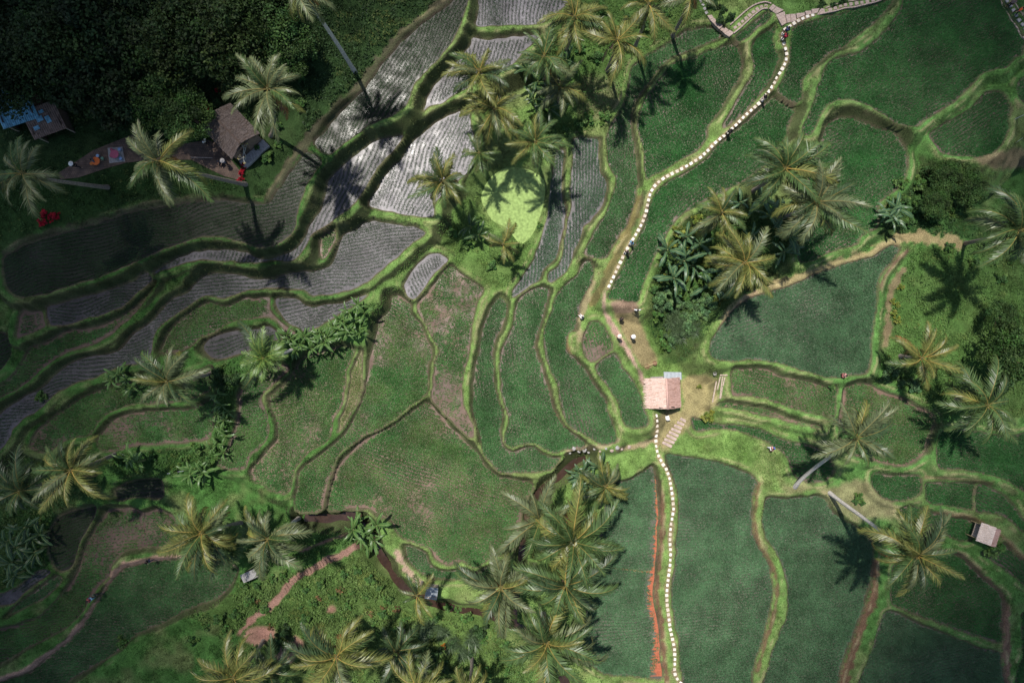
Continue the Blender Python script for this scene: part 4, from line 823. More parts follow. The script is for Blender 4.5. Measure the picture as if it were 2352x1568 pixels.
def shrubs(txt, tone, label, group=None, s=1., cat='shrub'):
    v = [float(q) for q in txt.replace(',', ' ').split()]; pr = list(zip(v[::2], v[1::2]))
    for x, y in pr:
        q = s * prng.uniform(.75, 1.25); b0 = gnd(x, y, .5 * q); o = link('shrub', prng.choice(SH[tone]), None, b0 + Vector((0, 0, .42 * q)), (0, 0, prng.random() * 6.28), (q, q, q * prng.uniform(.8, 1.1)))
        tag(o, label, cat, group if len(pr) > 1 else None)
shrubs("1530,665 1555,690 1580,700 1545,715 1600,680 1610,705 1570,730 1540,745 1595,725 1625,690 1560,760 1585,755 1530,700 1620,720 1640,700 1512,690 1545,780", 'blue', 'rounded leafy shrub crowding the lower ravine', 'ravine shrubs', 1.15)
shrubs("1520,640 1545,560 1560,530 1600,505 1585,580 1570,640 1560,615 1590,530 1625,605 1650,690 1660,675", 'yellow', 'yellowish green shrub on the ravine rim', 'yellow ravine shrubs', .9)
shrubs("1525,600 1500,665 1510,720 1520,770 1530,795 1618,640 1680,580 1700,520 1770,470 1790,540 1690,500 1560,665 1600,660 1620,680 1575,690", 'green', 'mid green shrub along the ravine edge', 'green ravine shrubs', 1.0)
shrubs("700,1355 735,1340 790,1320 820,1310 850,1330 870,1350 840,1370 800,1390 770,1370 720,1385 890,1380 880,1410 930,1420 960,1450 860,1430", 'green', 'leafy bush on the slope below the stair path', 'slope bushes', .75)
shrubs("690,1345 660,1370 640,1395 760,1370 810,1360 845,1395 790,1420 740,1440 700,1460 820,1430 870,1455 905,1445 660,1420 690,1395 760,1415", 'green', 'ragged weed clump on the open slope right of the stair path', 'slope weeds', .5)
shrubs("730,1375 780,1355 850,1410 880,1395 910,1400 800,1450 620,1440 590,1380", 'brown', 'dry brownish bush on the open slope', 'dry slope bushes', .55)
shrubs("610,1310 625,1330 590,1345 650,1320 560,1340 575,1380 540,1410 500,1420 520,1450 610,1400 470,1440 440,1470 700,1420", 'green', 'mid green bush on the left side of the slope', 'left slope bushes', .8)
shrubs("640,1470 625,1490 655,1450 665,1480 940,1480 980,1460 1000,1500 1040,1480 1020,1530 900,1540 1080,1500 1100,1450", 'dark', 'dark leafy bush among the bottom palms', 'dark bottom bushes', 1.0)
shrubs("1050,1400 1075,1420 1030,1395 1110,1470 1140,1500 1060,1540 1120,1540 1160,1480 1165,1540 1000,1420", 'green', 'bush in the ferny thicket at the bottom', 'fern thicket bushes', .85)
shrubs("280,1475", 'green', 'single round bush on the edge of the big lower left paddy', None, 1.)
shrubs("2042,848 2055,855 2035,870 2070,880 2100,890 2120,870 2095,880", 'blue', 'bush beside the terrace corner at the right', 'right corner bushes', .9)
shrubs("2060,700 2055,720 2062,735 2070,660 2050,690", 'yellow', 'small bush on the brown strip right of the large blue green paddy', 'brown strip bushes', .5)
shrubs("2240,600 2280,600 2300,640 2320,600 2260,560 2180,565", 'green', 'bush on the right hand slope below the palm with the grey trunk', 'right slope bushes', .85)
shrubs("2050,470 2080,460 2110,420 2130,440 2200,400 2110,480 2150,500 2190,480 2090,510 2230,470 2180,440 2070,420", 'green', 'bush in the thicket below the round right paddy', 'right thicket bushes', 1.05)
shrubs("1290,110 1350,40 1380,20 1440,40 1480,60 1530,30 1330,110 1370,130 1410,130 1350,270 1390,270 1330,290 1300,300 1265,290 1230,270", 'green', 'bush on the upper slope among the palms', 'upper slope bushes', .9)
shrubs("1040,530 1075,560 1130,610 1240,520 1150,590", 'green', 'low bush around the duckweed pond', 'pond side bushes', .75)
shrubs("500,860 520,870 535,880 515,890 545,870 495,875", 'dark', 'dark flowering bush at the top of the upright banana hedge', 'hedge bushes', .9)
shrubs("265,1055 420,1060 450,1030 480,1060 400,1080 350,1050 150,1060 20,1180 110,1190 100,1150", 'green', 'bush below the lowest left flooded terrace', 'left terrace bushes', .85)
shrubs("95,912", 'green', 'small bush growing on a left hand terrace bund', None, .8); shrubs("1606,888", 'yellow', 'small bright bush on the bare ground right of the hut', None, .45)
shrubs("1627,955", 'yellow', 'flowering bush overhanging the small dark paddy right of the hut', None, 1.05); shrubs("2283,1254", 'green', 'round green bush at the lower right corner of the small straw hut', None, 1.75)
shrubs("1973,1140 1965,1150 1980,1155", 'green', 'leafy bush at the foot of the bowed white palm trunk', 'bushes by the white trunk', .7); shrubs("1910,888", 'green', 'small bush on the bund below the large blue green paddy', None, .5)
shrubs("455,232 465,238 450,245 470,250", 'red', 'crimson flowering bush left of the grey thatched house', 'crimson bushes by the house', .7); shrubs("105,492 120,500 130,495 95,505", 'red', 'crimson flowering bush above the long dark paddy', 'crimson bushes at the left', .8)
shrubs("500,207", 'red', 'crimson bush under the jungle trees', None, .6); shrubs("556,378 558,388 555,400 552,412", 'red', 'crimson bush under the bare frangipani tree', 'crimson bushes under frangipani', .5)
shrubs("604,325", 'orange', 'small orange flowering bush at the right corner of the grey thatched house', None, .55); shrubs("1018,1480 1024,1488", 'orange', 'orange leaved bush in the bottom fern thicket', 'orange bushes', .5)
shrubs("1660,20 1655,45 1640,10 1680,40", 'dark', 'bush beside the grey steps at the top', 'bushes by the grey steps', .7); shrubs("1890,8 1915,12 1935,3 1885,16", 'dark', 'bush behind the pink slab steps', 'bushes behind slab steps', .6)
shrubs("320,255 350,262 390,275 300,270 360,285 420,250 500,240 280,290", 'dark', 'dark garden bush above the brick yard', 'yard bushes', .9)
shrubs("620,250 650,230 690,240 640,290 590,340 610,360 640,330 690,180 720,130 700,90", 'green', 'bush on the green bank above the flooded terraces', 'bank bushes', .8)
PN = []
for k in range(2):
    V, F, Cc = blades(np.concatenate([np.tile([[a, b, .5 + c]], (1, 1)) for a, b, c in ((0, 0, 0), (.5, .2, .2), (-.3, .5, .1), (.1, -.5, .3))] * 3), 20, 1.15, 1.25, .07, np.array([.07,.11,.05]), .35, .25)
    PN.append(npmesh('spiky_shrub', V, F, Cc, [M['frond']]))
for fx, fy in [(1552,738),(1572,748),(1590,758),(1560,765),(1040,1478),(1015,1450),(975,1440),(1065,1500),(1085,1470)]:
    b0 = gnd(fx, fy, .7); o = link('spiky_shrub', prng.choice(PN), None, b0, (0, 0, prng.random() * 6.28), prng.uniform(.8, 1.2)); lo_ = fy < 1000
    tag(o, 'spiky long leaved pandanus like shrub in the lower ravine' if lo_ else 'spiky long leaved shrub in the bottom fern thicket', 'shrub', 'spiky ravine shrubs' if lo_ else 'spiky thicket shrubs')
# stubble of straw in the narrow paddy
V, F, Cc = blades(np.array([(*up(a, b, .4), .42) for a, b in zip(rng.uniform(1010, 1076, 260), rng.uniform(1328, 1346, 260)) if b > 1331 + abs(a - 1045) * .02 + 6 * (a < 1040) * rng.random()]), 4, .4, 1.1, .05, np.array([.62,.5,.25]), .2)
o = link('straw_stubble', npmesh('straw_stubble', V, F, Cc, [M['rice']])); o['kind'] = 'stuff'
# frangipani: bare forked pale branches with flower tips
fb = gnd(566, 376); fr = thing('frangipani_tree', 'bare forked grey frangipani tree with yellow flower tips beside the thatched house', 'tree', fb)
mbr, tips = MB(), []
def fork(p, d, ln, r_, lv):
    q = p + d * ln; mbr.tube([p, (p + q) / 2 + Vector((prng.uniform(-.04, .04), prng.uniform(-.04, .04), .03)), q], [r_, r_ * .85, r_ * .7], 6)
    if lv == 0: tips.append(q); return
    for k in range(2 if prng.random() < .6 else 3):
        n_ = (d + Vector((prng.uniform(-1, 1), prng.uniform(-1, 1), prng.uniform(-.25, .5))) * .85).normalized(); fork(q, n_, ln * .74, r_ * .68, lv - 1)
fork(Vector((0, 0, -.2)), Vector((.1, .05, 1)).normalized(), 1.1, .1, 5)
link('branches', mbr.mesh('branches', M['frangibark'], True), fr)
V, F, Cc = leafcards(np.array([np.array(t) + rng.normal(size=3) * .04 for t in tips for _ in range(5 if prng.random() < .3 else 1)]), .1, np.array([.6,.5,.15])); link('flowers', npmesh('flowers', V, F, Cc, [M['leaf']]), fr)
# ------------------------------------------------------------------ paving stones, slabs, kerbs
def stones(line, label, group, m='stone', sz=.37, gap_=12.2):
    ln = np.array(line); d = np.r_[0, np.cumsum(np.hypot(*np.diff(ln, axis=0).T))]; k = 0; me = None
    q = gap_ * .3
    while q < d[-1]:
        x = np.interp(q, d, ln[:, 0]); y = np.interp(q, d, ln[:, 1]); x2 = np.interp(q + 3, d, ln[:, 0]); y2 = np.interp(q + 3, d, ln[:, 1])
        p = gnd(x, y); sm = STM[m][prng.choice((0, 0, 1, 2, 2))]
        o = link('paving_stone', sm, None, (p.x, p.y, max(p.z, p.z) + .02 + .04 * prng.random()), (prng.uniform(-.03, .03), prng.uniform(-.03, .03), -math.atan2(y2 - y, x2 - x) + prng.uniform(-.14, .14)), sz * prng.uniform(.88, 1.1))
        tag(o, label, 'paving stone', group); q += gap_ * prng.uniform(.95, 1.05); k += 1
M['stone_b'] = mat('stained_paving_stone', (.47,.41,.33), .9, 4., .35); M['stone_c'] = mat('clean_paving_stone', (.64,.6,.53), .9, 4., .25)
STM = {m: [MB().box((0, 0, 0), (1, 1 - .09 * k, .3), 0, 0, .05).mesh('paving_stone', M[(m, m + '_b', m + '_c')[k] if m == 'stone' else m]) for k in range(3)] for m in ('stone', 'greystone', 'stone2')}
stones(PATH1, 'white square stepping stone in the long curving line above the hut', 'stepping stones above the hut')
stones(PATH2, 'white square stepping stone in the line running down below the hut', 'stepping stones below the hut', sz=.36, gap_=11.6)
TP1 = [(1685.5,66),(1694.8,59.2),(1703.2,51.5),(1711.2,44.3),(1719.8,37),(1728.6,29.2),(1737.3,23),(1746.6,17.2),(1755.8,13.5),(1765,14.6)]
stones(TP1, 'pale stepping stone between kerbs on the short upper path', 'stepping stones of the upper path', 'stone2', .40, 11)
TP2 = [(1902.5,24),(1914.8,20.8),(1927,16.5),(1939,13),(1951,11),(1964,9),(1977,7),(1990,4.5),(2004,1.5),(2020,-3)]
stones(TP2, 'pale stepping stone between kerbs running to the top edge', 'stepping stones to the top edge', 'stone2', .40, 12.5)
TP3 = [(2304,-12),(2312,2),(2319,11),(2327,24),(2334,35),(2341,47),(2349,59),(2358,72)]
stones(TP3, 'grey stepping stone between kerbs in the upper right corner', 'stepping stones of the upper right corner', 'greystone', .40, 13)
stones([(1608,1),(1614,11),(1619,22),(1623,32)], 'grey stone in the shaded line above the grey steps', 'grey stones above the steps', 'greystone', .36, 10)
def kerb(line, w=.14):
    pts = [gnd(a, b) for a, b in smooth(line, 3, False)]; m = MB()
    for i in range(len(pts) - 1):
        a, b = pts[i], pts[i + 1]; c = (a + b) / 2; d = b - a
        m.box((c.x, c.y, c.z + .06), (d.length * .985, w, .3), math.atan2(d.y, d.x))
    o = link('kerb', m.mesh('kerb', M['stone2'])); o['kind'] = 'structure'
kerb([(1676,59),(1690,46),(1710,28),(1728,15),(1742,9),(1757,6),(1770,10)]); kerb([(1684,78),(1700,65),(1720,46),(1737,31),(1750,22),(1762,21)])
kerb([(1882,34),(1900,30),(1920,26),(1940,20),(1960,18),(1985,12),(2010,6),(2030,-2)]); kerb([(1895,20),(1920,11),(1945,5),(1975,1),(1995,-4)], .1)
kerb([(2297,-4),(2310,16),(2325,42),(2345,76),(2360,100)]); kerb([(2318,-6),(2333,20),(2345,42),(2362,68)], .1)
def slab(quad, th, m, label, group, name='stone_slab', cat='stone slab', dz=.0):
    z = max(gnd(*q).z for q in quad) + th + dz; pts = [Vector((*up(a, b, z), z)) for a, b in quad]; c = sum(pts, Vector()) / 4
    area = sum((pts[i] - c).cross(pts[(i + 1) % 4] - c).z for i in range(4))
    if area < 0: pts.reverse()
    i_ = [c + (p - c) * .95 + Vector((0, 0, .012)) for p in pts]
    v = [p - c - Vector((0, 0, th + .5)) for p in pts] + [p - c for p in pts] + [p - c for p in i_]
    f = [(3, 2, 1, 0), (8, 9, 10, 11)] + [(k, (k+1) % 4, 4 + (k+1) % 4, 4 + k) for k in range(4)] + [(4 + k, 4 + (k+1) % 4, 8 + (k+1) % 4, 8 + k) for k in range(4)]
    mb = MB(); mb.add(v, f); o = link(name, mb.mesh(name, M[m]), None, c); tag(o, label, cat, group)
Z3 = lambda *q: [(1584.8 + a * .1538, b * .1538) for a, b in q]
for i, q in enumerate([((1180,130),(1240,60),(1285,95),(1225,165)), ((1228,168),(1290,98),(1400,150),(1290,212)), ((1282,222),(1412,170),(1450,340),(1375,385))]):
    slab(Z3(*q), .06 + .04 * (2 - i), 'stone2', ['small upper slab of the pink stone walkway at the path junction', 'middle slab of the pink stone walkway at the path junction', 'large lowest slab of the pink stone walkway at the path junction'][i], 'junction slabs')
for q in [((1430,222),(1498,212),(1510,328),(1455,345)), ((1503,212),(1575,208),(1590,308),(1515,332)), ((1590,200),(1712,190),(1720,228),(1600,278)), ((1720,168),(1810,160),(1815,214),(1735,226)), ((1818,138),(1935,126),(1902,196),(1822,210)), ((1958,128),(2008,132),(2020,208),(1895,225))]:
    slab(Z3(*q), .08, 'stone2', 'pink stone step in the row behind the first white stepping stones', 'pink stone steps')
for q in [((260,235),(325,222),(350,262),(300,300)), ((300,302),(352,265),(405,310),(358,358)), ((360,360),(408,314),(450,345),(395,398)), ((398,400),(452,348),(492,382),(440,440)), ((442,444),(494,386),(530,412),(480,470)), ((482,472),(532,412),(580,450),(515,500)), ((512,503),(592,450),(665,490),(585,552))]:
    slab(Z3(*q), .06, 'stone2', 'weathered stone step in the short flight at the top', 'weathered stone steps')
for fx, fy, l_ in [(1569,964,.8),(1563,972,.9),(1557,980,1.),(1552,988,1.2),(1547,996,1.25),(1542,1004,1.3),(1537,1012,1.3),(1532,1020,1.25)]:
    p = gnd(fx, fy); o = link('stone_slab', MB().box((0, 0, 0), (l_, .34, .2), 0, 0, .02).mesh('stone_slab', M['stone2']), None, (p.x, p.y, p.z + .02), (0, 0, R(-22) + prng.uniform(-.06, .06))); tag(o, 'reddish stone step on the bare slope right below the hut', 'stone slab', 'reddish steps below the hut')
ln = np.array(STAIR); d = np.r_[0, np.cumsum(np.hypot(*np.diff(ln, axis=0).T))]
for q in np.arange(70, 205, 8.2):
    x, y = np.interp(q, d, ln[:, 0]), np.interp(q, d, ln[:, 1]); x2, y2 = np.interp(q + 4, d, ln[:, 0]), np.interp(q + 4, d, ln[:, 1]); p = gnd(x, y)
    o = link('earth_step', MB().box((0, 0, 0), (prng.uniform(.22, .36), prng.uniform(.5, .75), .3), 0, 0, .05).mesh('earth_step', paint('earth', (.19,.115,.085), .95, .45)), None, (p.x, p.y, p.z + .0), (0, R(-7), -math.atan2(y2 - y, x2 - x) + prng.uniform(-.2, .2))); tag(o, 'reddish earth step in the curved stair up the lower slope', 'earth step', 'earth steps')
# ------------------------------------------------------------------ buildings
def dk(m):
    if m.name + '_aged' in M: return M[m.name + '_aged']
    c = [nd for nd in m.node_tree.nodes if nd.type == 'RGB'][0].outputs[0].default_value; M[m.name + '_aged'] = mat(m.name + '_aged', (c[0] * .72, c[1] * .66, c[2] * .6), .95, 10., .4, .05); return M[m.name + '_aged']
def thatch_slope(name, x0, x1, y0, y1, z0, z1, m, parent, seed, jag=.22, layers=5, n=70, th=.12):
    """slope falling along +x from ridge (x0,z0) to eave (x1,z1), straw strips laid in courses"""
    r = random.Random(seed); mb = MB()
    mb.add([(x0, y0, z0 - .03), (x0, y1, z0 - .03), (x1 - math.copysign(.1, x1 - x0), y1, z1 - .03), (x1 - math.copysign(.1, x1 - x0), y0, z1 - .03), (x0, y0, z0 - .03 - th), (x0, y1, z0 - .03 - th), (x1, y1, z1 - th), (x1, y0, z1 - th)],
           [(0,1,2,3), (7,6,5,4), (0,3,7,4), (1,5,6,2), (3,2,6,7), (0,4,5,1)])
    for l in range(layers):
        for k in range(n):
            w = (y1 - y0) / n; y = y0 + (k + r.random()) * w; a = l / layers; b = min(1.0, (l + 1.35) / layers) + (r.uniform(-.02, jag) if l == layers - 1 else r.uniform(-.06, .06)) * .35
            xa, xb = x0 + (x1 - x0) * a, x0 + (x1 - x0) * b; za, zb = z0 + (z1 - z0) * a + .012 * r.random(), z0 + (z1 - z0) * b + .035 + .03 * r.random()
            ww = w * r.uniform(.7, 1.3); sk = r.uniform(-.05, .05)
            mi = 1 if r.random() < .22 else 0; mb.add([(xa, y - ww / 2, za), (xa, y + ww / 2, za), (xb, y + ww / 2 + sk, zb), (xb, y - ww / 2 + sk, zb), (xb, y + sk, zb - .03)], [(0,1,2,3), (3,2,4)], mi)
    return link(name, mb.mesh(name, [m, dk(m)]), parent)
h0 = gnd(1523, 900, 1.2); hut = thing('thatched_hut', 'open field hut with a cream thatched gable roof, its right slope shade-toned pink, where the paths meet', 'hut', h0, R(2.5), None, .94)
thatch_slope('roof_slope', 0, -2.25, -1.9, 1.85, 3.55, 2.0, M['thatch'], hut, 1, .55, 6, 120)
thatch_slope('roof_slope', 0, 2.0, -1.95, 1.8, 3.55, 2.05, M['thatch_shaded'], hut, 2, .1, 6, 110)
link('ridge_cap', MB().tube([(0, -1.95, 3.58), (-.02, 0, 3.60), (0, 1.85, 3.58)], [.13, .14, .13], 8).mesh('ridge_cap', M['thatch_shaded'], True), hut)
for x in (-1.7, 1.6):
    for y in (-1.6, 1.55): link('post', MB().tube([(x, y, -.6), (x, y, 2.3)], .07, 8).mesh('post', M['bamboo']), hut)
link('floor', MB().box((-.1, -.05, .1), (3.6, 3.9, .5), 0, 0, .03).mesh('floor', mat('grey_cement_floor', (.22,.2,.19), .9, 5.)), hut)
link('back_wall', MB().box((-.1, 1.5, 1.1), (3.2, .06, 1.6)).mesh('back_wall', M['bamboo']), hut)
link('gable_panel', MB().box((0, -1.75, 2.9), (1.9, .06, .7)).mesh('gable_panel', M['darkwood']), hut)
link('bench', MB().box((-.9, .6, .7), (1.2, .45, .06)).box((-.9, .6, .5), (1.0, .08, .4)).mesh('bench', M['timber']), hut)
tr_ = MB(); 
for k in range(26):
    x = -1. + k * .085; z = .018 if k % 2 else -.018; tr_.add([(x, 1.6, 2.1 + z), (x + .085, 1.6, 2.1 - z), (x + .085, 2.5, 1.85 - z), (x, 2.5, 1.85 + z)], [(0, 1, 2, 3)])
link('tin_roof', tr_.mesh('tin_roof', M['tin']), hut, (.9, 0, 0), (0, 0, R(-4)))
h1 = gnd(537, 308, 1.5); th_ = thing('thatched_house', 'grey thatched gable house with a dark ridge slot beside the brick yard', 'house', h1, R(-46) + R(90))
Mg = M['thatchgrey']
th_.rotation_euler.z = R(44)
thatch_slope('roof_slope', 0, -1.95, -2.25, 2.25, 3.7, 2.4, Mg, th_, 3, .06, 7, 80)
thatch_slope('roof_slope', 0, 2.1, -2.25, 2.25, 3.7, 2.3, Mg, th_, 4, .06, 7, 80)
link('ridge_cap', MB().box((0, 0, 3.72), (.2, 4.4, .08)).mesh('ridge_cap', M['darkwood']), th_)
for q in [((0, 1.9, 1.1), (3.4, .12, 2.4)), ((0, -1.9, 1.1), (3.4, .12, 2.4)), ((-1.64, 0, 1.1), (.12, 3.68, 2.4)), ((1.64, 0, 1.1), (.12, 3.68, 2.4))]: link('wall', MB().box(*q).mesh('wall', mat('mud_wall', (.2,.14,.11), .9, 4.)), th_)
link('porch', MB().box((0, -2.5, .1), (3.6, 1.0, .4), 0, 0, .03).mesh('porch', M['greystone']), th_)
link('door', MB().box((-.4, -1.975, .95), (.85, .05, 1.9)).mesh('door', M['darkwood']), th_)
def shed(name, fx, fy, w, d, h, rz, roofm, label, cat, wallm='darkwood', tilt=.25, corr=True, patch=None):
    b0 = gnd(fx, fy, h); s = thing(name, label, cat, b0, rz); m = MB(); n = max(8, int(w / .11))
    for k in range(n):
        x = -w / 2 + k * w / n; z = .03 if corr and k % 2 else -.03 if corr else 0
        z2 = -z; m.add([(x, -d / 2, h + z - tilt * d / 2), (x + w / n, -d / 2, h + z2 - tilt * d / 2), (x + w / n, d / 2, h + z2 + tilt * d / 2), (x, d / 2, h + z + tilt * d / 2), (x, -d / 2, h + z - .05 - tilt * d / 2), (x + w / n, -d / 2, h + z2 - .05 - tilt * d / 2)], [(0,1,2,3), (4,5,1,0)])
    link('roof', m.mesh('roof', M[roofm]), s)
    wm = MB().box((0, d * .38, h / 2), (w * .82, .06, h)).box((-w * .41, 0, h / 2 - .05), (.06, d * .7, h)).box((w * .41, 0, h / 2 - .05), (.06, d * .7, h))
    link('walls', wm.mesh('walls', M[wallm]), s)
    for x in (-1, 1): link('post', MB().tube([(x * w * .42, -d * .42, -.4), (x * w * .42, -d * .42, h - tilt * d * .42)], .06, 6).mesh('post', M['timber']), s)
    if patch:
        for a, b, c, e in patch: link('roof_patch', MB().box((a, b, h + tilt * b + .07), (c, e, .03), .1, 0, 0, Matrix.Rotation(math.atan(tilt), 3, 'X')).mesh('roof_patch', M['bluetin' if roofm != 'tin' else 'timber']), s)
    return s
shed('tin_shed', 30, 243, 4.0, 3.6, 2.6, R(18), 'bluetin', 'shed with a blue corrugated roof under the jungle trees', 'shed')
shed('tin_shed', 100, 276, 3.7, 2.9, 2.3, R(20), 'rusttin', 'shed with a rusty roof covered with scraps of blue sheet', 'shed', patch=[(-.3, .2, .7, .5), (.5, -.1, .5, .7), (-1.0, -.5, .6, .4), (.2, .8, .5, .3)])
shed('lean_to', 572, 1322, 1.9, 1.05, 1.5, R(24), 'greystone', 'little lean-to with a grey sheet roof on the slope by the bronze palm', 'shed', tilt=.12)
shed('pump_shed', 991, 1362, 1.45, 1.5, 1.5, R(-8), 'tin', 'little shed with a pale corrugated roof standing over the stream', 'shed', 'timber', .15, True, [(0, -.5, 1.3, .08)])
h3 = gnd(2262, 1224, 1.0); hr = thing('straw_hut', 'small bleached straw hut between the right hand terraces', 'hut', h3, R(-14))
hr.rotation_euler.z = R(-18)
thatch_slope('roof_slope', .1, -1.2, -1.1, 1.1, 2.4, 1.75, M['thatchpale'], hr, 7, .3, 4, 50)
thatch_slope('roof_slope', .1, 1.15, -1.1, 1.0, 2.4, 1.7, M['thatch_shaded'], hr, 8, .3, 4, 50)
for x in (-.95, .95):
    for y in (-.85, .85): link('post', MB().tube([(x, y, -.5), (x, y, 1.85)], .05, 6).mesh('post', M['bamboo']), hr)
link('wall', MB().box((.0, .85, .8), (1.9, .05, 1.6)).mesh('wall', M['darkwood']), hr); link('platform', MB().box((0, 0, .35), (1.9, 1.6, .08)).mesh('platform', M['timber']), hr)
# ------------------------------------------------------------------ small things
def roundtable(fx, fy, r_, col, label):
    p = gnd(fx, fy, .7); t = thing('round_table', label, 'table', p); m = paint(label[:12].replace(' ', '_'), col, .5)
    link('table_top', MB().lathe([(r_ * .97, .70), (r_, .715), (r_, .735), (r_ * .96, .75)], 24).mesh('table_top', m), t); link('leg', MB().lathe([(r_ * .5, 0), (r_ * .45, .04), (.05, .06), (.05, .70)], 12).mesh('leg', m), t)
def stool(fx, fy, col, label):
    p = gnd(fx, fy, .4); t = thing('stool', label, 'stool', p, prng.random() * 3); m = paint('st' + str(col), col, .5)
    link('seat', MB().lathe([(.15, .40), (.17, .41), (.17, .44), (.14, .45)], 14).mesh('seat', m), t)
    for k in range(4):
        a = k * 1.571 + .78; link('leg', MB().tube([(math.cos(a) * .19, math.sin(a) * .19, 0), (math.cos(a) * .12, math.sin(a) * .12, .40)], .018, 6).mesh('leg', m), t)
slab([(247,340),(281,337),(287,371),(251,375)], .05, 'greystone', 'square grey slab under the pink table', None, dz=.05)
roundtable(220, 370, .45, (.62,.13,.02), 'bright orange round table on the brick yard'); roundtable(263, 354, .47, (.36,.07,.13), 'pink round table on the grey slab')
for fx, fy, c, l_ in [(224,358,(.25,.42,.62),'pale blue stool above the orange table'), (274,343,(.2,.32,.55),'blue stool at the upper corner of the grey slab'), (277,364,(.2,.32,.55),'blue stool at the lower corner of the grey slab'), (235,364,(.1,.24,.16),'green stool between the orange and pink tables'), (256,344,(.3,.06,.1),'pink stool above the pink table'), (255,358,(.3,.06,.1),'pink stool below the pink table'), (210,376,(.5,.14,.02),'orange stool beside the orange table')]: stool(fx, fy, c, l_)
def pole(a, b, r_, z0, z1, name, label, cat, m, extra=None):
    p = gnd(*a); q = gnd(*b); v = Vector((q.x - p.x, q.y - p.y, z1 + q.z - p.z)); o = link(name, MB().tube([(0, 0, z0), v * .5 + Vector((0, 0, z0 * .5)), v], [r_, r_ * .95, r_ * .8], 8).mesh(name, M[m]), None, p); tag(o, label, cat); return o
# shoulder pole with two baskets
p = gnd(1494, 837); yk = thing('shoulder_pole', 'bamboo shoulder pole with two round baskets lying above the hut', 'carrying pole', p, R(21)); yk['label'] = 'bamboo shoulder pole lying across two round baskets above the hut'
link('pole', MB().tube([(-.8, 0, .34), (0, 0, .37), (.8, 0, .34)], .028, 8).mesh('pole', M['bamboo']), yk)
for x in (-.52, .52): link('basket', MB().lathe([(.16, .02), (.20, .10), (.25, .28), (.27, .3), (.24, .3), (.18, .1), (.02, .06)], 18).mesh('basket', paint('basket', (.22,.13,.08), .9, .3)), yk, (x, 0, 0))
for a, b, l_ in [((1652,861),(1671,861),'short timber plank laid across the ends of the long planks'), ((1645,875),(1636,923),'longest timber plank at the left of the plank bundle'), ((1654,864),(1647,895),'timber plank second from the left in the bundle'), ((1659,864),(1653,915),'timber plank in the middle of the bundle'), ((1664,866),(1660,886),'short timber plank at the right of the bundle'), ((1659,888),(1654,916),'pale lower timber plank of the bundle')]:
    p, q = gnd(*a), gnd(*b); d_ = q - p; o = link('timber_plank', MB().box((0, 0, 0), (math.hypot(d_.x, d_.y), .16, .07), 0, 0, .01).mesh('timber_plank', M['timber']), None, (p + q) / 2 + Vector((0, 0, .09 if 'across' not in l_ else .17)), (0, -math.atan2(d_.z, math.hypot(d_.x, d_.y)), math.atan2(d_.y, d_.x))); tag(o, l_, 'plank', 'planks right of the hut')
p = gnd(1642, 858, .3); bk = thing('bucket', 'round grey bucket left of the timber planks', 'bucket', p); link('pail', MB().lathe([(.15, 0), (.2, .32), (.21, .34), (.18, .33), (.14, .06), (.01, .05)], 16).mesh('pail', M['greystone']), bk); link('handle', MB().tube([(-.2, 0, .33), (-.12, .12, .4), (.12, .12, .4), (.2, 0, .33)], .01, 6).mesh('handle', M['darkwood']), bk)
p = gnd(1533, 959, .4); chr_ = thing('plastic_chair', 'small white chair on the grass below the hut', 'chair', p, R(190)); wm_ = paint('white_plastic', (.75,.75,.73), .4)
link('seat', MB().box((0, 0, .42), (.44, .42, .04), 0, 0, .015).mesh('seat', wm_), chr_); link('backrest', MB().box((0, .24, .66), (.42, .04, .46), 0, 0, .01).mesh('backrest', wm_), chr_)
for x in (-.19, .19):
    for y in (-.18, .18): link('leg', MB().tube([(x * 1.1, y * 1.1, 0), (x, y, .42)], .02, 6).mesh('leg', wm_), chr_)
pole((2329,275),(2338,270), .035, -.2, 1.2, 'white_post', 'thin white leaning post right of the teardrop paddy', 'post', 'tin'); pole((2332,330),(2336,322), .03, -.2, .9, 'white_post', 'short white post below the teardrop paddy', 'post', 'tin'); pole((2101,440),(2104,428), .04, -.2, 1.0, 'white_post', 'white post at the lower right rim of the round dark paddy', 'post', 'tin')
pole((385,1087),(425,1080), .04, .15, .2, 'fallen_pole', 'thin white pole lying in the greenery below the left terraces', 'pole', 'tin'); pole((440,362),(489,363), .06, .1, .12, 'curb_rail', 'long pale rail along the edge of the brick yard', 'rail', 'stone2')
RK = []
for k in range(3):
    b_ = bmesh.new(); bmesh.ops.create_icosphere(b_, subdivisions=2, radius=.2)
    for v in b_.verts: v.co *= 1 + .35 * (float(vn(v.co.x * 9 + k * 5, v.co.y * 9 + v.co.z * 7, 1., k)) - .5); v.co.z *= .6
    me = bpy.data.meshes.new('rock'); b_.to_mesh(me); b_.free(); me.materials.append(M['greystone' if k else 'stone2']); RK.append(me)
for fx, fy in [(1318,1030),(1330,1036),(1342,1033),(1352,1038),(1365,1031),(1378,1036),(1392,1030),(1405,1034),(1418,1028),(1428,1031),(1445,1026),(1309,1040)]:
    p = gnd(fx, fy); o = link('rock', prng.choice(RK), None, (p.x, p.y, p.z + .05), (0, 0, prng.random() * 6), prng.uniform(.7, 1.5)); tag(o, 'rough stone along the dirt crossing left of the stepping stones', 'rock', 'rocks on the dirt crossing')
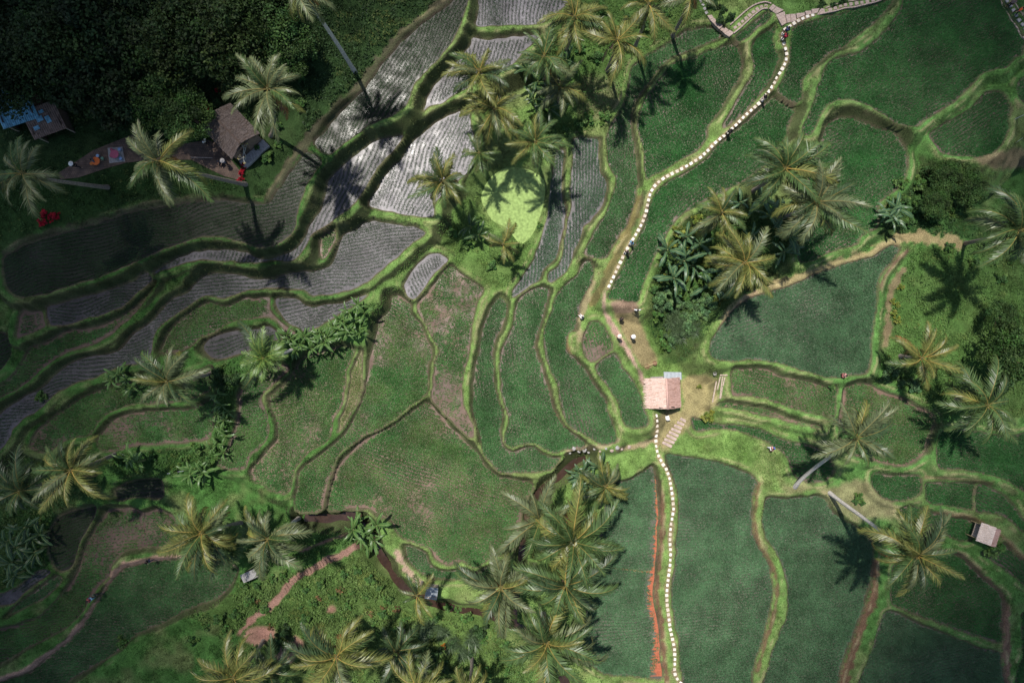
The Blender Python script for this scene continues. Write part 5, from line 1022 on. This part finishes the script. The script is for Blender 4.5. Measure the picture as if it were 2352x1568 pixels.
# ------------------------------------------------------------------ people
SKIN = paint('skin', (.42,.25,.17), .6, .05); HAIR = paint('hair', (.018,.013,.011), .6, .1)
def skinned(name, verts, edges, sub=1):
    me = bpy.data.meshes.new(name); me.from_pydata([v[0] for v in verts], edges, []); o = bpy.data.objects.new(name, me); COL.objects.link(o)
    md = o.modifiers.new('s', 'SKIN'); 
    for i, v in enumerate(verts): 
        r_ = v[1]; me.skin_vertices[0].data[i].radius = r_ if isinstance(r_, tuple) else (r_, r_); me.skin_vertices[0].data[i].use_root = (i == 0)
    s = o.modifiers.new('d', 'SUBSURF'); s.levels = sub; s.render_levels = sub
    dg = bpy.context.evaluated_depsgraph_get(); m2 = bpy.data.meshes.new_from_object(o.evaluated_get(dg)); m2.name = name
    bpy.data.objects.remove(o); m2.polygons.foreach_set('use_smooth', [True] * len(m2.polygons)); return m2
def body(pose):
    V, E = [], []
    def a(co, r_, p=None):
        V.append((tuple(co), r_)); 
        if p is not None: E.append((p, len(V) - 1))
        return len(V) - 1
    sit = pose == 'sit'; dz = -.42 if sit else 0
    pel = a((0, 0, .93 + dz), (.15, .115)); wa = a((0, .01, 1.08 + dz), (.13, .10), pel); ch = a((0, .0, 1.26 + dz), (.155, .11), wa); nb = a((0, -.01, 1.41 + dz), (.08, .07), ch); nk = a((0, 0, 1.47 + dz), .05, nb); hd = a((0, .02, 1.55 + dz), (.075, .09), nk); ht = a((0, .0, 1.65 + dz), (.075, .085), hd); cr = a((0, -.01, 1.70 + dz), .045, ht); a((0, .115, 1.565 + dz), .014, hd)
    arms, legs = {}, {}
    for s in (-1, 1):
        sh = a((s * .18, -.01, 1.385 + dz), .056, nb)
        if pose == 'walk': el, wr = (s * .235, -.10 * s, 1.13), (s * .24, .08 - .10 * s, .90)
        elif pose == 'spread': el, wr = (s * .40, .06, 1.26), (s * .58, .16, 1.34)
        elif sit: el, wr = (s * .24, .08, 1.13 + dz), (s * .16, .30, 1.06 + dz)
        else: el, wr = (s * .235, -.02, 1.12), (s * .24, .07, .88)
        e = a(el, .040, sh); w_ = a(wr, .027, e); d = (Vector(wr) - Vector(el)).normalized(); pv = Vector(wr) + d * .07; pm = a(pv, (.034, .02), w_)
        sd = d.orthogonal().normalized(); sd = d.cross(Vector((s, 0, 0))).normalized() if abs(d.x) < .9 else Vector((0, 1, 0))
        for k, fl in enumerate((.065, .075, .07, .055)):
            b_ = pv + sd * (.026 - .0175 * k) + d * .015; f1 = a(b_ + d * fl * .5, .009, pm); a(b_ + d * fl + Vector((-s * .015, .012, 0)), .0075, f1)
        t1 = a(pv + sd * .045 - d * .01, .011, pm); a(pv + sd * .062 + d * .025, .009, t1)
        hp = a((s * .095, 0, .87 + dz), .085, pel)
        if sit: kn, an = (s * .12, .38, .52), (s * .12, .40, .08)
        elif pose == 'walk': kn, an = (s * .10, .04 + .14 * s, .49), (s * .10, .20 * s - .03, .085)
        else: kn, an = (s * .11, .02, .48), (s * .115, -.02, .085)
        k_ = a(kn, .058, hp); an_ = a(an, .038, k_); a((an[0], an[1] + .16, .04), (.04, .028), an_)
        arms[s] = (sh, e, w_); legs[s] = (hp, k_, an_)
    bm_ = skinned('body', V, E)
    def sub(ids, edges, dr, name):
        vv = [(V[i][0], tuple(q + dr for q in (V[i][1] if isinstance(V[i][1], tuple) else (V[i][1],) * 2))) for i in ids]; mp = {i: k for k, i in enumerate(ids)}
        return skinned(name, vv, [(mp[i], mp[j]) for i, j in edges])
    ids = [ch, wa, pel, nb] + [i for s in (-1, 1) for i in arms[s][:2]]
    ed = [(ch, wa), (wa, pel), (ch, nb)] + [(nb, arms[s][0]) for s in (-1, 1)] + [arms[s][:2] for s in (-1, 1)]
    shirt = sub(ids, ed, .022, 'shirt')
    ids = [pel] + [i for s in (-1, 1) for i in legs[s]]; ed = [(pel, legs[s][0]) for s in (-1, 1)] + [legs[s][k:k + 2] for s in (-1, 1) for k in (0, 1)]
    tro = sub(ids, ed, .018, 'trousers')
    hv = MB().lathe([(.098, -.02), (.108, .03), (.1, .09), (.07, .135), (.02, .15)], 14, 0, (0, -.015, 1.57 + dz)).mesh('hair', HAIR, True)
    ey = [MB().lathe([(.003, -.011), (.011, 0), (.003, .011)], 8, 0, (s * .033, .105, 1.595 + dz)).mesh('eye', HAIR) for s in (-1, 1)]
    hat = MB().lathe([(.26, 1.615 + dz), (.25, 1.63 + dz), (.115, 1.665 + dz), (.10, 1.74 + dz), (.03, 1.765 + dz)], 20).mesh('hat', [M['thatch']], True)
    bm_.materials.append(SKIN)
    return dict(body=bm_, shirt=shirt, trousers=tro, hair=hv, eye=ey, hat=hat)
POSE = {k: body(k) for k in ('stand', 'walk', 'spread', 'sit')}
def dressed(o, m): 
    if not o.data.materials: o.data.materials.append(m)
    o.material_slots[0].link = 'OBJECT'; o.material_slots[0].material = m
def person(fx, fy, rz, pose, shirt, trou, label, hat=None, bag=None):
    p = gnd(fx, fy, 1.2); r_ = thing('person', label, 'person', p, R(rz)); P_ = POSE[pose]
    link('body', P_['body'], r_); o = link('shirt', P_['shirt'], r_); dressed(o, paint('cl%.2f%.2f%.2f' % shirt, shirt, .85)); o = link('trousers', P_['trousers'], r_); dressed(o, paint('cl%.2f%.2f%.2f' % trou, trou, .85))
    link('hair', P_['hair'], r_)
    for e in P_['eye']: link('eye', e, r_)
    if hat: o = link('hat', P_['hat'], r_); dressed(o, paint('hat%.2f%.2f' % hat[:2], hat, .8))
    if bag: o = link('backpack', MB().box((0, -.2, 1.22), (.3, .16, .42), 0, 0, .04).mesh('backpack', paint('bag%.2f%.2f' % bag[:2], bag, .8)), r_)
WH, BK, NV, RD, PK, BL_ = (.75,.74,.72), (.02,.02,.022), (.03,.045,.11), (.3,.02,.04), (.6,.3,.28), (.2,.4,.6)
person(1464,712,0,'spread',WH,BK,'person in a white top and black trousers at the grass edge with arms held out')
person(1428,733,30,'stand',BK,BK,'person in black on the tan lawn below the paddy end')
person(1454,773,160,'stand',WH,PK,'person under a wide white hat on the tan lawn',WH)
person(1422,772,200,'walk',(.7,.4,.32),PK,'person in salmon clothes with a pale hat on the pink earth path',(.75,.6,.5))
person(1451,557,150,'walk',BL_,WH,'walker in light blue on the stepping stones, ahead of another')
person(1441,577,-30,'walk',(.45,.33,.27),BK,'walker in beige following the light blue walker on the stepping stones')
person(1758,222,-45,'walk',BK,(.5,.4,.35),'walker in black on the stepping stones near the cross bund')
person(1678,300,-50,'walk',BK,BK,'walker in black with a dark bag halfway along the stepping stones',None,BK)
person(1810,66,-40,'walk',NV,(.15,.05,.05),'walker with a navy backpack at the first bend of the stepping stones',None,NV)
person(1806,81,-35,'walk',RD,NV,'walker in dark red just behind the navy backpack',None,RD)
person(1338,728,40,'sit',(.5,.48,.45),WH,'person in pale grey sitting on the bund left of the pink path')
person(1941,862,90,'stand',PK,(.3,.1,.1),'person in pink on the edge of the large blue green paddy')
person(1774,1030,110,'walk',PK,WH,'person in pale pink with a blue bag on the bund of the right slope',None,(.08,.12,.4))
person(337,1290,100,'walk',BK,NV,'walker in black on the brown field path under the bronze palm')
person(217,1368,130,'walk',(.06,.1,.07),BK,'walker in dark green leading on the brown field path')
person(204,1378,130,'walk',(.35,.06,.08),BL_,'walker in red behind the dark green walker on the field path')
person(168,378,-80,'walk',BK,BK,'person in black with a white hat on the brick yard',WH)
person(208,366,-60,'sit',(.12,.12,.15),BK,'person in dark grey sitting left of the orange table')
person(501,368,170,'sit',NV,BK,'person in navy crouching below the thatched house')
person(514,371,140,'stand',(.06,.08,.14),BK,'person with a grey cap in dark blue beside the thatched house',(.35,.33,.32))
person(469,324,60,'stand',WH,BK,'person in white at the left corner of the thatched house')
person(2345,22,60,'walk',(.75,.12,.03),BK,'person in bright orange in the upper right corner')
person(2330,3,150,'stand',(.3,.2,.2),BK,'person in dusky pink at the top edge near the corner')
# ------------------------------------------------------------------ light, sky, added clouds, camera
SZ = R(20.5); sdir = Vector((-.5 * math.sin(SZ), .866 * math.sin(SZ), math.cos(SZ)))
sun = bpy.data.lights.new('sun', 'SUN'); sun.energy = 4.4; sun.angle = R(.9); sun.color = (1, .95, .88)
so = bpy.data.objects.new('sun', sun); COL.objects.link(so); so.rotation_euler = sdir.to_track_quat('Z', 'Y').to_euler(); so.location = (0, 0, 60)
w = bpy.data.worlds.new('World'); sc.world = w; w.use_nodes = True; wn = w.node_tree; wn.nodes.clear()
sk = wn.nodes.new('ShaderNodeTexSky'); sk.sky_type = 'NISHITA'; sk.sun_disc = False; sk.sun_elevation = R(90) - SZ; sk.sun_rotation = math.atan2(sdir.x, sdir.y)
bg = wn.nodes.new('ShaderNodeBackground'); bg.inputs[1].default_value = .082; ow = wn.nodes.new('ShaderNodeOutputWorld')
wn.links.new(sk.outputs[0], bg.inputs[0]); wn.links.new(bg.outputs[0], ow.inputs[0])
# added unseen clouds: darken the edges like a vignette, open over the middle terraces
mc, n, b, out = nt('vignette_cloud_vapour'); b.inputs['Base Color'].default_value = (.9, .9, .9, 1); b.inputs['Roughness'].default_value = 1; b.inputs['Specular IOR Level'].default_value = 0
tr = n.nodes.new('ShaderNodeBsdfTransparent'); mx = n.nodes.new('ShaderNodeMixShader'); mx.inputs[0].default_value = .44
n.links.new(tr.outputs[0], mx.inputs[1]); n.links.new(b.outputs[0], mx.inputs[2]); n.links.new(mx.outputs[0], out.inputs[0])
CZ = 1500.; off = sdir * (CZ / sdir.z)
bmp = bmesh.new(); bmesh.ops.create_icosphere(bmp, subdivisions=2, radius=1); bv = np.array([v.co[:] for v in bmp.verts]); bf = np.array([[v.index for v in f.verts] for f in bmp.faces]); bmp.free()
crng = np.random.default_rng(3)
def vignette_cloud(cen, n_, rx, ry, keepf):
    Vs, Fs, k = [], [], 0
    while k < n_:
        a = crng.random() * 6.283; r = math.sqrt(crng.random()); x = cen[0] + rx * r * math.cos(a); y = cen[1] + ry * r * math.sin(a)
        if not keepf(x, y): 
            n_ -= 1; continue
        s = crng.uniform(5, 10); dis = 1 + (crng.random(len(bv)) - .5)[:, None] * .35
        Vs.append(bv * dis * np.array([s, s, s * .7]) + np.array([x, y, crng.uniform(-8, 8)])); Fs.append(bf + len(bv) * k); k += 1
    if not Vs: return
    o = link('vignette_cloud', npmesh('vignette_cloud', np.concatenate(Vs), np.concatenate(Fs), None, [mc], smooth_=True), None, (off.x, off.y, CZ)); o['kind'] = 'structure'
def gap(x, y):
    e = math.hypot((x - GX) / GRX, (y - GY) / GRY) * (.84 if x < GX and y < GY else 1.); e += (float(vn(x, y, 22., 8)) - .5) * .3
    return e > 1.0 + .3 * crng.random()
def dense(x, y):  # extra added puffs that deepen the shade over the upper left corner
    return gap(x, y) and x < -14 and y > -x * .25 - 4 + 10 * crng.random()
GX, GY, GRX, GRY = 9., -3., 51., 46.
vignette_cloud((0, 0), 1500, 125, 100, gap); vignette_cloud((-55, 35), 3200, 60, 50, dense)
cam = bpy.data.cameras.new('camera'); cam.sensor_width = 36; cam.lens = 36 * H / 125.0; cam.clip_end = 6000; cam.clip_start = .5
co = bpy.data.objects.new('camera', cam); COL.objects.link(co); co.location = (0, 0, H); co.rotation_euler = (0, 0, 0); sc.camera = co
sc.view_settings.view_transform = 'Standard'; sc.view_settings.look = 'None'; sc.view_settings.exposure = 0.5; sc.view_settings.gamma = 1
sc.cycles.max_bounces = 6; sc.cycles.transparent_max_bounces = 24
